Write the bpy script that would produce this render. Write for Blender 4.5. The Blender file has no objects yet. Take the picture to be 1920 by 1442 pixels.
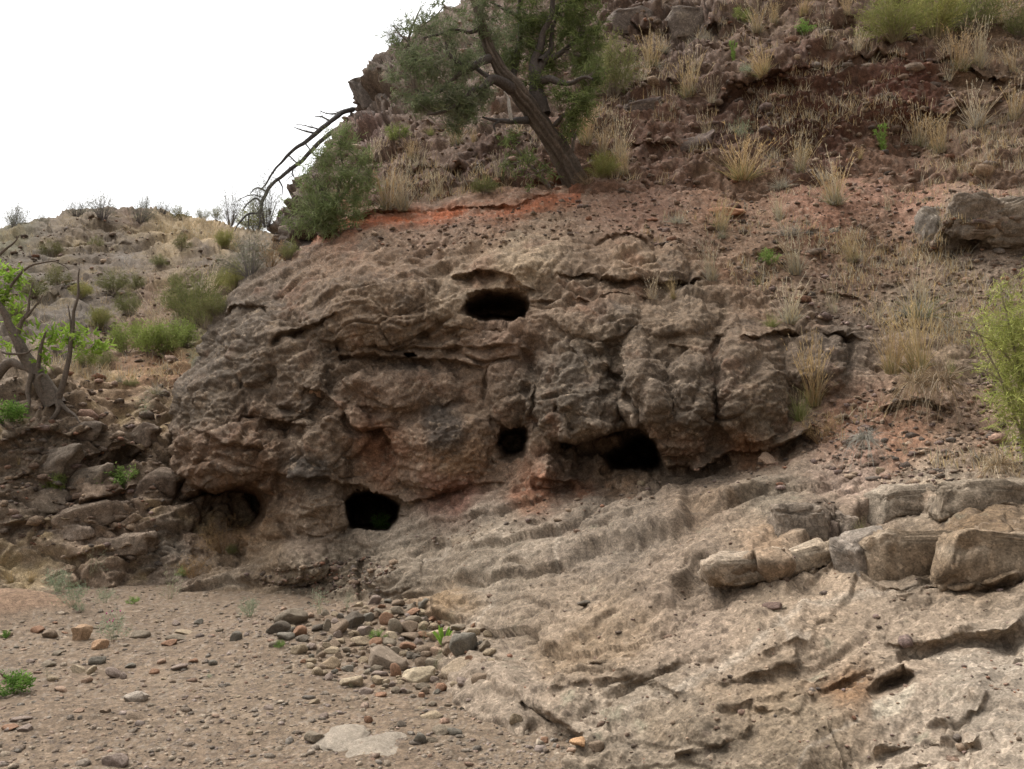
import bpy, math, random
import numpy as np
from mathutils import Vector, Matrix, Quaternion

# ------------------------------------------------------------------ camera, sky, sun, exposure
S = bpy.context.scene
COL = S.collection
F, CX, CY = 1660.0, 960.0, 721.0          # focal length and centre of the photograph in its own pixels
PITCH = math.radians(4.0)
EYE = np.array([0.0, 0.0, 1.6])
cam_data = bpy.data.cameras.new('camera')
cam_data.sensor_width = 36.0
cam_data.lens = F / 1920.0 * 36.0
cam_data.clip_start = 0.05
cam_data.clip_end = 2000.0
cam = bpy.data.objects.new('camera', cam_data)
cam.location = EYE
cam.rotation_euler = (math.radians(90) + PITCH, 0, 0)
COL.objects.link(cam)
S.camera = cam

SUN_EL, SUN_AZ = math.radians(60), math.radians(-50)   # azimuth clockwise from +Y: high, beyond the open side of the valley
world = bpy.data.worlds.new('World')
S.world = world
world.use_nodes = True
wn = world.node_tree.nodes
wl = world.node_tree.links
wn.clear()
sky = wn.new('ShaderNodeTexSky')
sky.sky_type = 'NISHITA'
sky.sun_disc = False
sky.sun_elevation = SUN_EL
sky.sun_rotation = SUN_AZ
sky.air_density = 1.0
sky.dust_density = 8.0
sky.ozone_density = 1.0
hs = wn.new('ShaderNodeHueSaturation')      # overcast: the cloud layer takes most of the blue out
hs.inputs['Saturation'].default_value = 0.07
bg = wn.new('ShaderNodeBackground')
bg.inputs['Strength'].default_value = 0.15
wo = wn.new('ShaderNodeOutputWorld')
wl.new(sky.outputs[0], hs.inputs['Color'])
wl.new(hs.outputs[0], bg.inputs['Color'])
wl.new(bg.outputs[0], wo.inputs['Surface'])

sun_data = bpy.data.lights.new('sun', 'SUN')
sun_data.energy = 0.6
sun_data.angle = math.radians(35)
sun_data.color = (1.0, 0.93, 0.83)
sun = bpy.data.objects.new('sun', sun_data)
sd = Vector((math.sin(SUN_AZ) * math.cos(SUN_EL), math.cos(SUN_AZ) * math.cos(SUN_EL), math.sin(SUN_EL)))
sun.rotation_euler = sd.to_track_quat('Z', 'Y').to_euler()
sun.location = sd * 50
COL.objects.link(sun)

S.view_settings.view_transform = 'Standard'
S.view_settings.look = 'None'
S.view_settings.gamma = 1.0
S.view_settings.use_curve_mapping = False
S.view_settings.exposure = 1.02
S.render.engine = 'CYCLES'
S.cycles.max_bounces = 8
S.cycles.diffuse_bounces = 4
S.cycles.transparent_max_bounces = 8
S.cycles.pixel_filter_type = 'BLACKMAN_HARRIS'
S.cycles.filter_width = 1.5

# ------------------------------------------------------------------ small maths helpers
def rays(px, py):
    dx = (px - CX) / F
    dz = -(py - CY) / F
    y = math.cos(PITCH) - math.sin(PITCH) * dz
    z = math.sin(PITCH) + math.cos(PITCH) * dz
    return dx / y, z / y

def at(px, py, Y):
    """the point of the place at distance Y that the photograph shows at px, py"""
    rx, rz = rays(np.asarray(px, float), np.asarray(py, float))
    Y = np.asarray(Y, float)
    return np.stack([rx * Y, Y + 0 * rx, EYE[2] + rz * Y], -1)

def sstep(a, b, x):
    t = np.clip((x - a) / (b - a), 0, 1)
    return t * t * (3 - 2 * t)

_r = np.random.RandomState(11)
PERM = np.concatenate([_r.permutation(256)] * 3).astype(np.int32)
GRAD = _r.normal(size=(256, 3))
GRAD = (GRAD / np.linalg.norm(GRAD, axis=1, keepdims=True)).astype(np.float32)
JIT = _r.uniform(size=(256, 3)).astype(np.float32)

def perlin(p):
    p = np.asarray(p, np.float32)
    i = np.floor(p).astype(np.int32)
    f = p - i
    u = f * f * f * (f * (f * 6 - 15) + 10)
    i &= 255
    out = 0
    for a in (0, 1):
        wa = u[..., 0] if a else 1 - u[..., 0]
        ha = PERM[i[..., 0] + a]
        for b in (0, 1):
            wb = wa * (u[..., 1] if b else 1 - u[..., 1])
            hb = PERM[ha + i[..., 1] + b]
            for c in (0, 1):
                w = wb * (u[..., 2] if c else 1 - u[..., 2])
                g = GRAD[PERM[hb + i[..., 2] + c]]
                out = out + w * (g[..., 0] * (f[..., 0] - a) + g[..., 1] * (f[..., 1] - b) + g[..., 2] * (f[..., 2] - c))
    return out * 1.5

def fbm(p, octaves=4, gain=0.5, lac=2.07):
    p = np.asarray(p, np.float32)
    a, out, tot = 1.0, 0, 0
    for k in range(octaves):
        out = out + a * perlin(p + 17.3 * k)
        tot += a
        a *= gain
        p = p * lac
    return out / tot

def billow(p, octaves=4, gain=0.5, lac=2.07):
    p = np.asarray(p, np.float32)
    a, out, tot = 1.0, 0, 0
    for k in range(octaves):
        out = out + a * np.abs(perlin(p + 9.1 * k))
        tot += a
        a *= gain
        p = p * lac
    return out / tot

def worley(p):
    p = np.asarray(p, np.float32)
    i = np.floor(p).astype(np.int32)
    f = p - i
    f1 = np.full(p.shape[:-1], 9.0, np.float32)
    f2 = f1.copy()
    cid = np.zeros(p.shape[:-1], np.int32)
    global CELLV
    CELLV = np.zeros(p.shape, np.float32)
    for a in (-1, 0, 1):
        for b in (-1, 0, 1):
            for c in (-1, 0, 1):
                h = PERM[PERM[PERM[(i[..., 0] + a) & 255] + ((i[..., 1] + b) & 255)] + ((i[..., 2] + c) & 255)]
                j = JIT[h]
                d = np.sqrt((j[..., 0] + a - f[..., 0]) ** 2 + (j[..., 1] + b - f[..., 1]) ** 2 + (j[..., 2] + c - f[..., 2]) ** 2)
                near = d < f1
                f2 = np.where(near, f1, np.minimum(f2, d))
                cid = np.where(near, h, cid)
                CELLV[near] = (f - j - np.array([a, b, c], np.float32))[near]
                f1 = np.where(near, d, f1)
    return f1, f2, cid

def facets(p, warp=0.0):
    """broken rock: each cell of the noise is a little plane tilted its own way"""
    if warp:
        p = p + warp * np.stack([perlin(p * .8 + 3), perlin(p * .8 + 43), perlin(p * .8 + 83)], -1)
    f1, f2, cid = worley(p)
    return ((GRAD[cid] * CELLV).sum(-1) + 0.35 * (JIT[cid, 2] - 0.5)) * sstep(0, 0.28, f2 - f1), f2 - f1

def tps(ctrl, lam=1e-4):
    """smooth sheet through control points (px, py, Y); 1/Y is what is interpolated, so that planes stay planes"""
    c = np.array(ctrl, float)
    c[:, 2] = np.where(c[:, 2] > 10, 10 + 0.62 * (c[:, 2] - 10), c[:, 2])     # the slopes are steeper than first paced out
    xy = c[:, :2] / 1000.0
    v = 1.0 / c[:, 2]
    n = len(c)
    def U(r2):
        return np.where(r2 > 1e-12, r2 * np.log(np.maximum(r2, 1e-12)), 0)
    K = U(((xy[:, None] - xy[None]) ** 2).sum(-1)) + lam * np.eye(n)
    Pm = np.c_[np.ones(n), xy]
    A = np.zeros((n + 3, n + 3))
    A[:n, :n] = K
    A[:n, n:] = Pm
    A[n:, :n] = Pm.T
    w = np.linalg.solve(A, np.r_[v, 0, 0, 0])
    def ev(px, py):
        x, y = px / 1000.0, py / 1000.0
        out = w[n] + w[n + 1] * x + w[n + 2] * y
        for k in range(n):
            out = out + w[k] * U((x - xy[k, 0]) ** 2 + (y - xy[k, 1]) ** 2)
        return 1.0 / np.maximum(out, 1e-3)
    return ev

def poly_field(px, py, pts):
    """distance to a polyline, side of it (+ on the right-hand side walking along it in the picture), run 0..1 along it"""
    pts = np.array(pts, float)
    seg = np.linalg.norm(np.diff(pts, axis=0), axis=1)
    cum = np.r_[0, np.cumsum(seg)]
    best = np.full(px.shape, 1e9)
    side = np.zeros(px.shape)
    run = np.zeros(px.shape)
    for k in range(len(pts) - 1):
        a, b = pts[k], pts[k + 1]
        dx, dy = (b - a) / seg[k]
        t = (px - a[0]) * dx + (py - a[1]) * dy
        tc = np.clip(t, 0, seg[k])
        d = np.hypot(px - a[0] - tc * dx, py - a[1] - tc * dy)
        s = dx * (py - a[1]) - dy * (px - a[0])
        m = d < best
        best = np.where(m, d, best)
        side = np.where(m, np.sign(s), side)
        run = np.where(m, (cum[k] + tc) / cum[-1], run)
    return best, side, run

def in_poly(px, py, pts):
    pts = np.array(pts, float)
    inside = np.zeros(px.shape, bool)
    n = len(pts)
    for k in range(n):
        (x0, y0), (x1, y1) = pts[k], pts[(k + 1) % n]
        if y0 == y1:
            continue
        c = ((y0 > py) != (y1 > py)) & (px < (x1 - x0) * (py - y0) / (y1 - y0) + x0)
        inside ^= c
    return inside

def roof_n(pts):
    """how many of the points run along the roof, left to right"""
    k = 1
    while k < len(pts) and pts[k][0] > pts[k - 1][0]:
        k += 1
    return k

class Sheet:
    """a stretch of terrain: a grid of points over the part of the place the photograph can see, and a margin round it"""
    def __init__(s, xs, ys, ctrl):
        s.xs, s.ys = np.asarray(xs, float), np.asarray(ys, float)
        s.px, s.py = np.meshgrid(s.xs, s.ys)
        s.Y = tps(ctrl)(s.px, s.py)
        s.calm = np.zeros(s.px.shape)
        q = np.stack([s.px / 60, s.py / 60, 0 * s.px], -1)
        q2 = np.stack([s.px / 11, s.py / 11, 0 * s.px + 5], -1)
        s.wx = s.px + 9 * perlin(q) + 2.2 * perlin(q2)
        s.wy = s.py + 9 * perlin(q + 31.7) + 2.2 * perlin(q2 + 31.7)
    def box(s, pts, pad):
        pts = np.array(pts, float)
        x0, y0 = pts.min(0) - pad
        x1, y1 = pts.max(0) + pad
        j = slice(*np.searchsorted(s.xs, [x0, x1]))
        i = slice(*np.searchsorted(s.ys, [y0, y1]))
        return i, j
    def ledge(s, pts, d, L, bulge=0.0, LB=30, edge=5.0):
        """an overhanging lip along pts; the rock falls back by d on the right-hand side of it"""
        i, j = s.box(pts, max(4 * L, 3 * LB) + 15)
        x, y = s.wx[i, j], s.wy[i, j]
        t, sd_, run = poly_field(x, y, pts)
        w = sstep(0, 0.12, run) * sstep(1, 0.88, run)
        w = w * (0.45 + 0.55 * sstep(-0.35, 0.25, perlin(np.stack([x / 38, y / 38, 0 * x + len(pts) + pts[0][0]], -1))))
        below = d * sstep(0, edge, t) * np.exp(-(t / L) ** 1.5)
        above = -bulge * np.exp(-t / LB)
        s.Y[i, j] += w * np.where(sd_ > 0, below - bulge * np.exp(-t / (0.3 * LB)), above)
    def crack(s, pts, d, wd):
        i, j = s.box(pts, 4 * wd + 15)
        t, _, run = poly_field(s.wx[i, j], s.wy[i, j], pts)
        s.Y[i, j] += d * np.exp(-(t / wd) ** 2) * sstep(0, 0.1, run) * sstep(1, 0.9, run)
    def cave(s, pts, d, ramp, roof=0):
        i, j = s.box(pts, 30)
        x, y = s.wx[i, j], s.wy[i, j]
        t, _, _ = poly_field(x, y, list(pts) + [pts[0]])
        ins = in_poly(x, y, pts)
        g = np.clip(t / ramp, 0, 1) ** 1.0
        if roof:                                   # the roof slopes back gently, so light reaches it
            g = g * (0.12 + 0.88 * sstep(0, roof, y - np.interp(x, [q[0] for q in pts[:roof_n(pts)]], [q[1] for q in pts[:roof_n(pts)]])))
        s.Y[i, j] += np.where(ins, d * g, 0)
        s.calm[i, j] = np.maximum(s.calm[i, j], np.where(ins, sstep(2, 9, t), 0))
    def blob(s, cx, cy, rx, ry, d, ang=0.0, p=1.0):
        c, n = math.cos(math.radians(ang)), math.sin(math.radians(ang))
        dx, dy = s.wx - cx, s.wy - cy
        u, v = (dx * c + dy * n) / rx, (-dx * n + dy * c) / ry
        s.Y += d * np.exp(-(u * u + v * v) ** p)
    def domes(s, rows, groove=0.06):
        """rounded joint blocks that swell out of one face; where two meet there is a seam"""
        H = np.zeros(s.px.shape)
        R = np.full(s.px.shape, 9.0)
        for cx, cy, rx, ry, d, ang, n in rows:
            c, q = math.cos(math.radians(ang)), math.sin(math.radians(ang))
            dx, dy = s.wx - cx, s.wy - cy
            u, v = np.abs(dx * c + dy * q) / rx, np.abs(-dx * q + dy * c) / ry
            r = (u ** n + v ** n) ** (1.0 / n)
            h = 0.74 * d * np.clip(1 - r ** 2.6, 0, 1) ** 0.8
            R = np.minimum(R, np.abs(r - 1) * min(rx, ry) + np.where(h >= H, 0, 0))
            H = np.maximum(H, h)
        edge = np.exp(-(R / 5.0) ** 2) * (H < 0.07)
        s.Y += groove * edge * sstep(-.2, .2, perlin(np.stack([s.px / 50, s.py / 50, 0 * s.px + 9], -1))) - H
    def points(s):
        return at(s.px, s.py, s.Y)
    @staticmethod
    def normals(P):
        n = np.cross(np.gradient(P, axis=0), np.gradient(P, axis=1))      # out of the ground
        n /= np.maximum(np.linalg.norm(n, axis=-1, keepdims=True), 1e-9)
        return n
    @staticmethod
    def broad_normals(P, r=7):
        for ax in (0, 1):
            for _ in range(2):
                pad = [(0, 0)] * 3
                pad[ax] = (r + 1, r)
                cs = np.cumsum(np.pad(P, pad, mode='reflect', reflect_type='odd'), axis=ax)
                n = P.shape[ax]
                hi = np.take(cs, np.arange(2 * r + 1, 2 * r + 1 + n), axis=ax)
                lo = np.take(cs, np.arange(0, n), axis=ax)
                P = (hi - lo) / (2 * r + 1)
        return Sheet.normals(P)
    def spot(s, px, py):
        j = int(np.clip(np.searchsorted(s.xs, px), 0, len(s.xs) - 1))
        i = int(np.clip(np.searchsorted(s.ys, py), 0, len(s.ys) - 1))
        return Vector(s.P[i, j]), Vector(s.N[i, j])

def axis(a, f0, f1, b, fine, coarse):
    return np.concatenate([np.arange(a, f0, coarse), np.arange(f0, f1, fine), np.arange(f1, b + coarse, coarse)])

def grid_mesh(name, P, color, mat, kind='structure', extra=None):
    h, w = P.shape[:2]
    idx = np.arange(h * w, dtype=np.int32).reshape(h, w)
    q = np.stack([idx[:-1, :-1], idx[1:, :-1], idx[1:, 1:], idx[:-1, 1:]], -1).reshape(-1, 4)
    me = bpy.data.meshes.new(name)
    me.vertices.add(h * w)
    me.vertices.foreach_set('co', P.reshape(-1).astype(np.float32))
    me.loops.add(q.size)
    me.loops.foreach_set('vertex_index', q.reshape(-1))
    me.polygons.add(len(q))
    me.polygons.foreach_set('loop_start', np.arange(0, q.size, 4, dtype=np.int32))
    me.update(calc_edges=True)
    me.shade_smooth()
    set_col(me, color.reshape(-1, 3))
    me.materials.append(mat)
    o = bpy.data.objects.new(name, me)
    COL.objects.link(o)
    if kind:
        o['kind'] = kind
    return o

def set_col(me, rgb):
    a = me.color_attributes.new('col', 'FLOAT_COLOR', 'POINT')
    c = np.ones((len(rgb), 4), np.float32)
    c[:, :3] = np.clip(rgb, 0.005, 0.95)
    a.data.foreach_set('color', c.reshape(-1))

def soft_colors(px, py, pts, default=None):
    """colour of the ground from samples (px, py, radius, (r, g, b)), blended"""
    num = np.zeros(px.shape + (3,))
    den = np.full(px.shape, 1e-6)
    for (x, y, r, c) in pts:
        d2 = ((px - x) ** 2 + (py - y) ** 2) / (r * r)
        w = 1.0 / (d2 + 0.03) ** 2
        num += w[..., None] * np.array(c)
        den += w
    return num / den[..., None]

# ------------------------------------------------------------------ materials
def rock_material(name, fine=1.0, bump=0.5, rough=0.95, speck=0.35, scale=1.0):
    m = bpy.data.materials.new(name)
    m.use_nodes = True
    nt = m.node_tree
    N, L = nt.nodes, nt.links
    b = N['Principled BSDF']
    b.inputs['Roughness'].default_value = rough
    b.inputs['Specular IOR Level'].default_value = 0.15
    at_ = N.new('ShaderNodeAttribute'); at_.attribute_name = 'col'
    geo = N.new('ShaderNodeNewGeometry')
    n1 = N.new('ShaderNodeTexNoise'); n1.inputs['Scale'].default_value = 14 * scale; n1.inputs['Detail'].default_value = 5; n1.inputs['Roughness'].default_value = 0.65
    n2 = N.new('ShaderNodeTexNoise'); n2.inputs['Scale'].default_value = 70 * scale; n2.inputs['Detail'].default_value = 4; n2.inputs['Roughness'].default_value = 0.7
    v = N.new('ShaderNodeTexVoronoi'); v.inputs['Scale'].default_value = 38 * scale
    for n in (n1, n2, v):
        L.new(geo.outputs['Position'], n.inputs['Vector'])
    r1 = N.new('ShaderNodeMapRange'); r1.inputs['From Min'].default_value = 0.3; r1.inputs['From Max'].default_value = 0.7
    r1.inputs['To Min'].default_value = 1 - 0.42 * fine; r1.inputs['To Max'].default_value = 1 + 0.42 * fine
    L.new(n1.outputs['Fac'], r1.inputs['Value'])
    r2 = N.new('ShaderNodeMapRange'); r2.inputs['From Min'].default_value = 0.3; r2.inputs['From Max'].default_value = 0.7
    r2.inputs['To Min'].default_value = 1 - 0.3 * fine; r2.inputs['To Max'].default_value = 1 + 0.3 * fine
    L.new(n2.outputs['Fac'], r2.inputs['Value'])
    mu = N.new('ShaderNodeMath'); mu.operation = 'MULTIPLY'
    L.new(r1.outputs[0], mu.inputs[0]); L.new(r2.outputs[0], mu.inputs[1])
    mx = N.new('ShaderNodeVectorMath'); mx.operation = 'SCALE'
    L.new(at_.outputs['Color'], mx.inputs[0]); L.new(mu.outputs[0], mx.inputs['Scale'])
    # embedded pebbles: some voronoi cells are paler, some darker
    sep = N.new('ShaderNodeSeparateColor'); L.new(v.outputs['Color'], sep.inputs[0])
    rs = N.new('ShaderNodeMapRange'); rs.inputs['From Min'].default_value = 0.8; rs.inputs['From Max'].default_value = 1.0
    rs.inputs['To Min'].default_value = 0.0; rs.inputs['To Max'].default_value = speck
    L.new(sep.outputs[0], rs.inputs['Value'])
    mix = N.new('ShaderNodeMix'); mix.data_type = 'RGBA'
    L.new(rs.outputs[0], mix.inputs['Factor'])
    L.new(mx.outputs[0], mix.inputs[6])
    sc2 = N.new('ShaderNodeVectorMath'); sc2.operation = 'SCALE'; sc2.inputs['Scale'].default_value = 2.0
    L.new(at_.outputs['Color'], sc2.inputs[0])
    L.new(sc2.outputs[0], mix.inputs[7])
    v2 = N.new('ShaderNodeTexVoronoi'); v2.inputs['Scale'].default_value = 95 * scale
    L.new(geo.outputs['Position'], v2.inputs['Vector'])
    sp2 = N.new('ShaderNodeSeparateColor'); L.new(v2.outputs['Color'], sp2.inputs[0])
    rg = N.new('ShaderNodeMapRange'); rg.inputs['To Min'].default_value = 0.78; rg.inputs['To Max'].default_value = 1.24
    L.new(sp2.outputs[1], rg.inputs['Value'])
    gr = N.new('ShaderNodeVectorMath'); gr.operation = 'SCALE'
    L.new(mix.outputs[2], gr.inputs[0]); L.new(rg.outputs[0], gr.inputs['Scale'])
    L.new(gr.outputs[0], b.inputs['Base Color'])
    ad = N.new('ShaderNodeMath'); ad.operation = 'ADD'
    L.new(n1.outputs['Fac'], ad.inputs[0]); L.new(n2.outputs['Fac'], ad.inputs[1])
    bp = N.new('ShaderNodeBump'); bp.inputs['Strength'].default_value = bump; bp.inputs['Distance'].default_value = 0.018
    L.new(ad.outputs[0], bp.inputs['Height']); L.new(bp.outputs[0], b.inputs['Normal'])
    return m

M_ROCK = rock_material('weathered_rock', fine=0.95, bump=0.5, speck=0.55)
M_SOIL = rock_material('stony_soil', fine=1.0, bump=0.7, speck=0.45)
M_FAR = rock_material('far_slope', fine=1.0, bump=0.8, scale=0.35)
# ------------------------------------------------------------------ terrain
# --- the bare bedrock: pale slabs below, the cave outcrop in the middle, the rubbly slope on top of it
CLIFF = [
 (440,1095,10.2),(560,1110,9.7),(700,1135,8.9),(800,1180,7.75),(890,1260,6.35),(880,1335,5.6),(1000,1400,4.8),(1250,1460,4.3),
 (600,1300,7.6),(400,1250,9.0),(800,1420,5.6),(200,1300,10),(500,1500,8),
 (330,1000,11.2),(310,850,11.9),(340,720,12.6),(400,600,13.2),(440,530,13.6),(560,490,13.2),
 (500,1000,10.6),(500,850,10.7),(500,700,11.3),(500,600,11.9),(560,520,12.7),
 (650,1000,10.0),(650,850,10.1),(650,700,10.5),(650,600,10.8),(650,520,11.4),(650,470,12.4),(640,440,13.4),
 (800,960,9.7),(800,850,9.75),(800,700,10.1),(800,600,10.4),(800,510,11.0),(800,450,12.3),(850,400,13.6),
 (950,900,9.4),(950,780,9.55),(950,650,9.8),(950,510,10.4),(950,450,11.4),(1000,400,12.8),(1050,365,14.1),
 (1100,900,9.1),(1100,820,8.95),(1100,700,9.1),(1100,600,9.5),(1100,510,10.2),(1120,430,11.8),(1150,370,13.7),
 (1300,880,8.8),(1300,800,8.6),(1300,700,8.7),(1300,620,9.1),(1300,540,10.0),(1300,450,11.6),(1300,370,13.7),
 (1450,830,8.5),(1450,700,8.8),(1450,630,9.2),(1450,550,10.2),(1450,430,12.2),(1500,350,14),
 (1600,720,8.8),(1600,630,9.4),(1600,560,10.2),(1650,450,11.9),(1650,350,13.8),
 (1600,850,7.9),(1700,780,8.2),(1700,900,7.1),(1750,650,9.2),(1750,560,10),(1800,420,11.7),(1800,350,13.2),
 (560,1050,10.1),(450,1060,10.7),(760,1060,9.1),
 (900,1000,8.8),(900,1100,7.8),(900,1200,6.8),(1050,980,8.5),(1050,1100,6.9),(1050,1250,5.6),(1150,1350,4.8),
 (1300,980,7.3),(1300,1100,6.0),(1300,1250,4.95),(1300,1380,4.35),(1500,960,7.0),(1500,1100,5.6),(1500,1250,4.65),(1500,1400,4.05),
 (1700,1000,6.3),(1700,1150,5.0),(1700,1300,4.3),(1700,1440,3.75),(1900,1440,3.4),(1900,1300,3.95),(1900,1100,4.95),(1900,950,6.2),
 (1900,800,7.8),(1900,600,9.5),(1900,400,12),(2400,1440,2.9),(1900,1900,2.45),(2400,1900,2.15),(1200,1900,3.3),(600,1900,4.5),(1900,2300,2.0),(2400,2300,1.8),(1200,2300,2.9),(2400,1000,5.3),(2400,600,9),(2400,400,11.5),
 (1300,300,18),(1500,305,18),(1700,305,17.5),(1850,300,17),(700,300,18),(1000,250,19),(1500,200,21),(1900,200,19),(2400,200,17),(500,400,17),(300,500,18),(200,800,16)]
C_ = Sheet(axis(180, 300, 1935, 2500, 1.9, 16), axis(230, 350, 1450, 2300, 1.85, 18), CLIFF)

# left silhouette: the outcrop rounds off and folds back there
edge = np.interp(C_.py, [350, 400, 440, 485, 530, 600, 670, 720, 800, 900, 1000, 1060], [660, 600, 590, 550, 445, 405, 375, 335, 318, 322, 300, 240])
edge = edge + 10 * perlin(np.stack([C_.py / 60, C_.py * 0, C_.py * 0], -1)) + 5 * perlin(np.stack([C_.py / 17, C_.py * 0 + 3, C_.py * 0], -1))
out = np.maximum(edge - C_.px, 0)
near = np.exp(-np.maximum(C_.px - edge, 0) / 28)
fold = sstep(1060, 960, C_.py)
C_.Y += fold * np.where(out > 0, 0.5 + 0.02 * out, 0.5 * near)
C_.px = np.where(out > 0, C_.px + fold * 1.12 * out, C_.px)

c = C_
# broad swellings of the outcrop
c.domes([(705,572,122,78,.40,-6,2.6),(590,560,66,64,.26,-20,2.4),(862,572,52,62,.26,0,2.6),(480,640,86,78,.30,-28,2.4),(395,735,62,86,.26,-15,2.4),(560,712,58,62,.24,-10,2.4),(745,728,120,46,.26,0,2.6),
         (430,850,112,66,.46,-8,2.5),(590,905,66,124,.42,0,2.8),(640,800,62,56,.24,20,2.4),(828,838,104,84,.36,-12,2.4),(955,735,46,60,.20,0,2.6),(930,650,70,30,.16,0,2.4),
         (1085,735,84,98,.30,-3,3.2),(1206,738,50,118,.40,-12,2.8),(1296,762,54,112,.36,6,2.5),(1402,735,80,112,.42,-8,2.4),(1530,680,66,60,.26,5,2.4),(1120,590,90,46,.22,0,2.4),(1270,590,80,40,.20,0,2.4),
         (1040,885,44,36,.22,0,2.6),(545,1050,76,40,.24,-5,2.8),(740,1072,54,46,.14,-8,2.6)])
c.blob(985, 485, 70, 26, -0.25); c.blob(1020, 880, 30, 40, -0.15)
c.blob(1190, 480, 60, 40, -0.2); c.blob(1850, 400, 100, 40, -0.65, p=2); c.blob(1745, 420, 40, 40, -0.3)
c.blob(1110, 850, 110, 20, 0.15)
# overhangs and ledges; the picture's right-hand side of each line is the hollow under it
c.ledge([(1030,822),(1080,832),(1150,812),(1200,803),(1232,835),(1252,872)], 0.85, 70, 0.22, 60)
c.ledge([(1225,838),(1252,872),(1300,882),(1372,847),(1432,850),(1490,822),(1530,785)], 0.42, 46, 0.25, 60)
c.ledge([(320,880),(400,925),(470,905),(512,935)], 0.85, 90, 0.2, 50)
c.ledge([(455,775),(520,792),(585,800)], 0.34, 40, 0.15, 40)
c.ledge([(350,790),(420,830),(500,840)], 0.16, 30, 0.12, 30)
c.ledge([(615,625),(640,658),(700,664),(760,672),(830,672),(910,690)], 0.32, 13, 0.12, 40)
c.ledge([(700,645),(780,655),(860,650),(980,640)], 0.16, 12, 0.06, 20)
c.ledge([(500,640),(520,620),(575,606),(640,585)], 0.28, 12, 0.1, 30)
c.ledge([(1030,520),(1090,505),(1150,522),(1240,528),(1330,518)], 0.24, 16, 0.12, 30)
c.ledge([(990,560),(1050,560),(1150,545),(1240,560)], 0.12, 14, 0.06, 20)
c.ledge([(840,520),(880,514),(920,505),(965,515),(1005,548)], 0.24, 26, 0.14, 30)
c.ledge([(640,770),(665,800),(715,800),(748,870)], 0.30, 34, 0.1, 30)
c.ledge([(570,720),(605,735),(640,770)], 0.2, 25, 0.15, 20)
c.ledge([(500,890),(560,890),(640,905),(690,912),(760,940),(830,920),(960,895)], 0.20, 25, 0.05, 20)
c.ledge([(1100,640),(1140,680),(1180,715)], 0.14, 30, 0.06, 20, 8)
c.ledge([(1000,890),(1060,905),(1100,890)], 0.18, 18, 0.08, 18)
c.ledge([(1250,640),(1320,660),(1345,620)], 0.14, 22, 0.05, 20)
c.ledge([(1380,640),(1450,625),(1540,620),(1630,640)], 0.16, 40, 0.1, 26)
c.ledge([(1330,640),(1340,720),(1325,780)], -0.12, 16, 0.02, 16)
c.ledge([(400,600),(450,575),(500,570)], 0.2, 18, 0.1, 20)
c.ledge([(1100,455),(1180,430),(1240,460)], 0.14, 18, 0.05, 18)
c.ledge([(1745,470),(1760,425),(1775,365)], -0.28, 22, 0.05, 20)
c.ledge([(1770,380),(1850,372),(1930,395)], 0.14, 20, 0.1, 26); c.ledge([(1760,440),(1850,432),(1935,438)], 0.5, 36, 0.2, 26, 9)
c.ledge([(1380,480),(1460,470),(1540,478)], 0.08, 14, 0.04, 20); c.ledge([(1500,545),(1600,550),(1640,585)], 0.1, 14, 0.04, 20)
c.ledge([(1640,765),(1690,748),(1750,752),(1790,770)], 0.26, 50, 0.12, 30)
c.crack([(1160,635),(1172,700),(1205,770),(1245,850)], 0.13, 13); c.crack([(1346,612),(1338,690),(1330,800)], 0.13, 15); c.crack([(1250,650),(1262,720),(1284,850)], 0.06, 13); c.crack([(1003,630),(1000,720),(992,805)], 0.12, 11); c.crack([(1468,640),(1488,720),(1496,790)], 0.08, 13); c.crack([(880,640),(905,700),(920,760)], 0.05, 11); c.crack([(520,620),(505,690),(520,760)], 0.07, 13)
c.ledge([(615,430),(650,412),(700,400),(780,394),(860,386),(960,380),(1060,356)], 0.16, 16, 0.10, 18, 6)
# upright joints: the block on one side stands proud
c.ledge([(1003,890),(990,780),(1000,700),(1003,620)], -0.001, 30, 0.0); c.ledge([(1004,640),(1000,700),(990,780),(992,890)], 0.26, 44, 0.12, 20, 12)
c.ledge([(1160,630),(1172,700),(1215,790),(1252,865)], 0.34, 60, 0.16, 30, 12)
c.ledge([(800,540),(795,600),(805,640)], 0.08, 20, 0.03, 15)
c.ledge([(510,935),(500,970),(480,1010),(450,1060)], 0.3, 30, 0.1, 20)
c.ledge([(645,1005),(648,930)], 0.12, 20, 0.05, 20)
c.crack([(682,1045),(676,1080),(672,1125)], 0.11, 6); c.crack([(1040,760),(1065,770),(1080,810)], 0.09, 7); c.ledge([(1150,735),(1110,690),(1085,665),(1045,715),(1065,790)], 0.10, 22, 0.04, 18, 6)
c.crack([(555,1000),(600,1010),(650,1000)], 0.06, 5)
# pale slabs: lips and hollows running up to the right
c.ledge([(1430,1012),(1500,1022),(1565,1018)], 0.035, 69, 0.115, 27, 18); c.ledge([(1575,1005),(1640,985),(1760,965),(1935,955)], 0.0454, 31, 0.092, 45, 18)
c.ledge([(1600,1062),(1640,1090),(1690,1112),(1760,1100),(1935,1088)], 0.085, 58, 0.184, 60, 18); c.ledge([(1310,1105),(1370,1092),(1450,1085),(1560,1060),(1570,1025)], 0.0421, 33, 0.115, 39, 18)
c.crack([(1530,960),(1560,1000),(1570,1030)], 0.15, 7); c.crack([(1605,1000),(1610,1040),(1640,1080)], 0.14, 6)
c.ledge([(1310,970),(1400,930),(1500,905),(1620,900)], 0.0175, 42, 0.115, 45, 18)
c.ledge([(1360,930),(1430,960),(1510,980)], 0.035, 54, 0.115, 30, 18); c.ledge([(1640,900),(1740,890),(1850,905)], 0.028, 54, 0.092, 30, 18)
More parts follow.
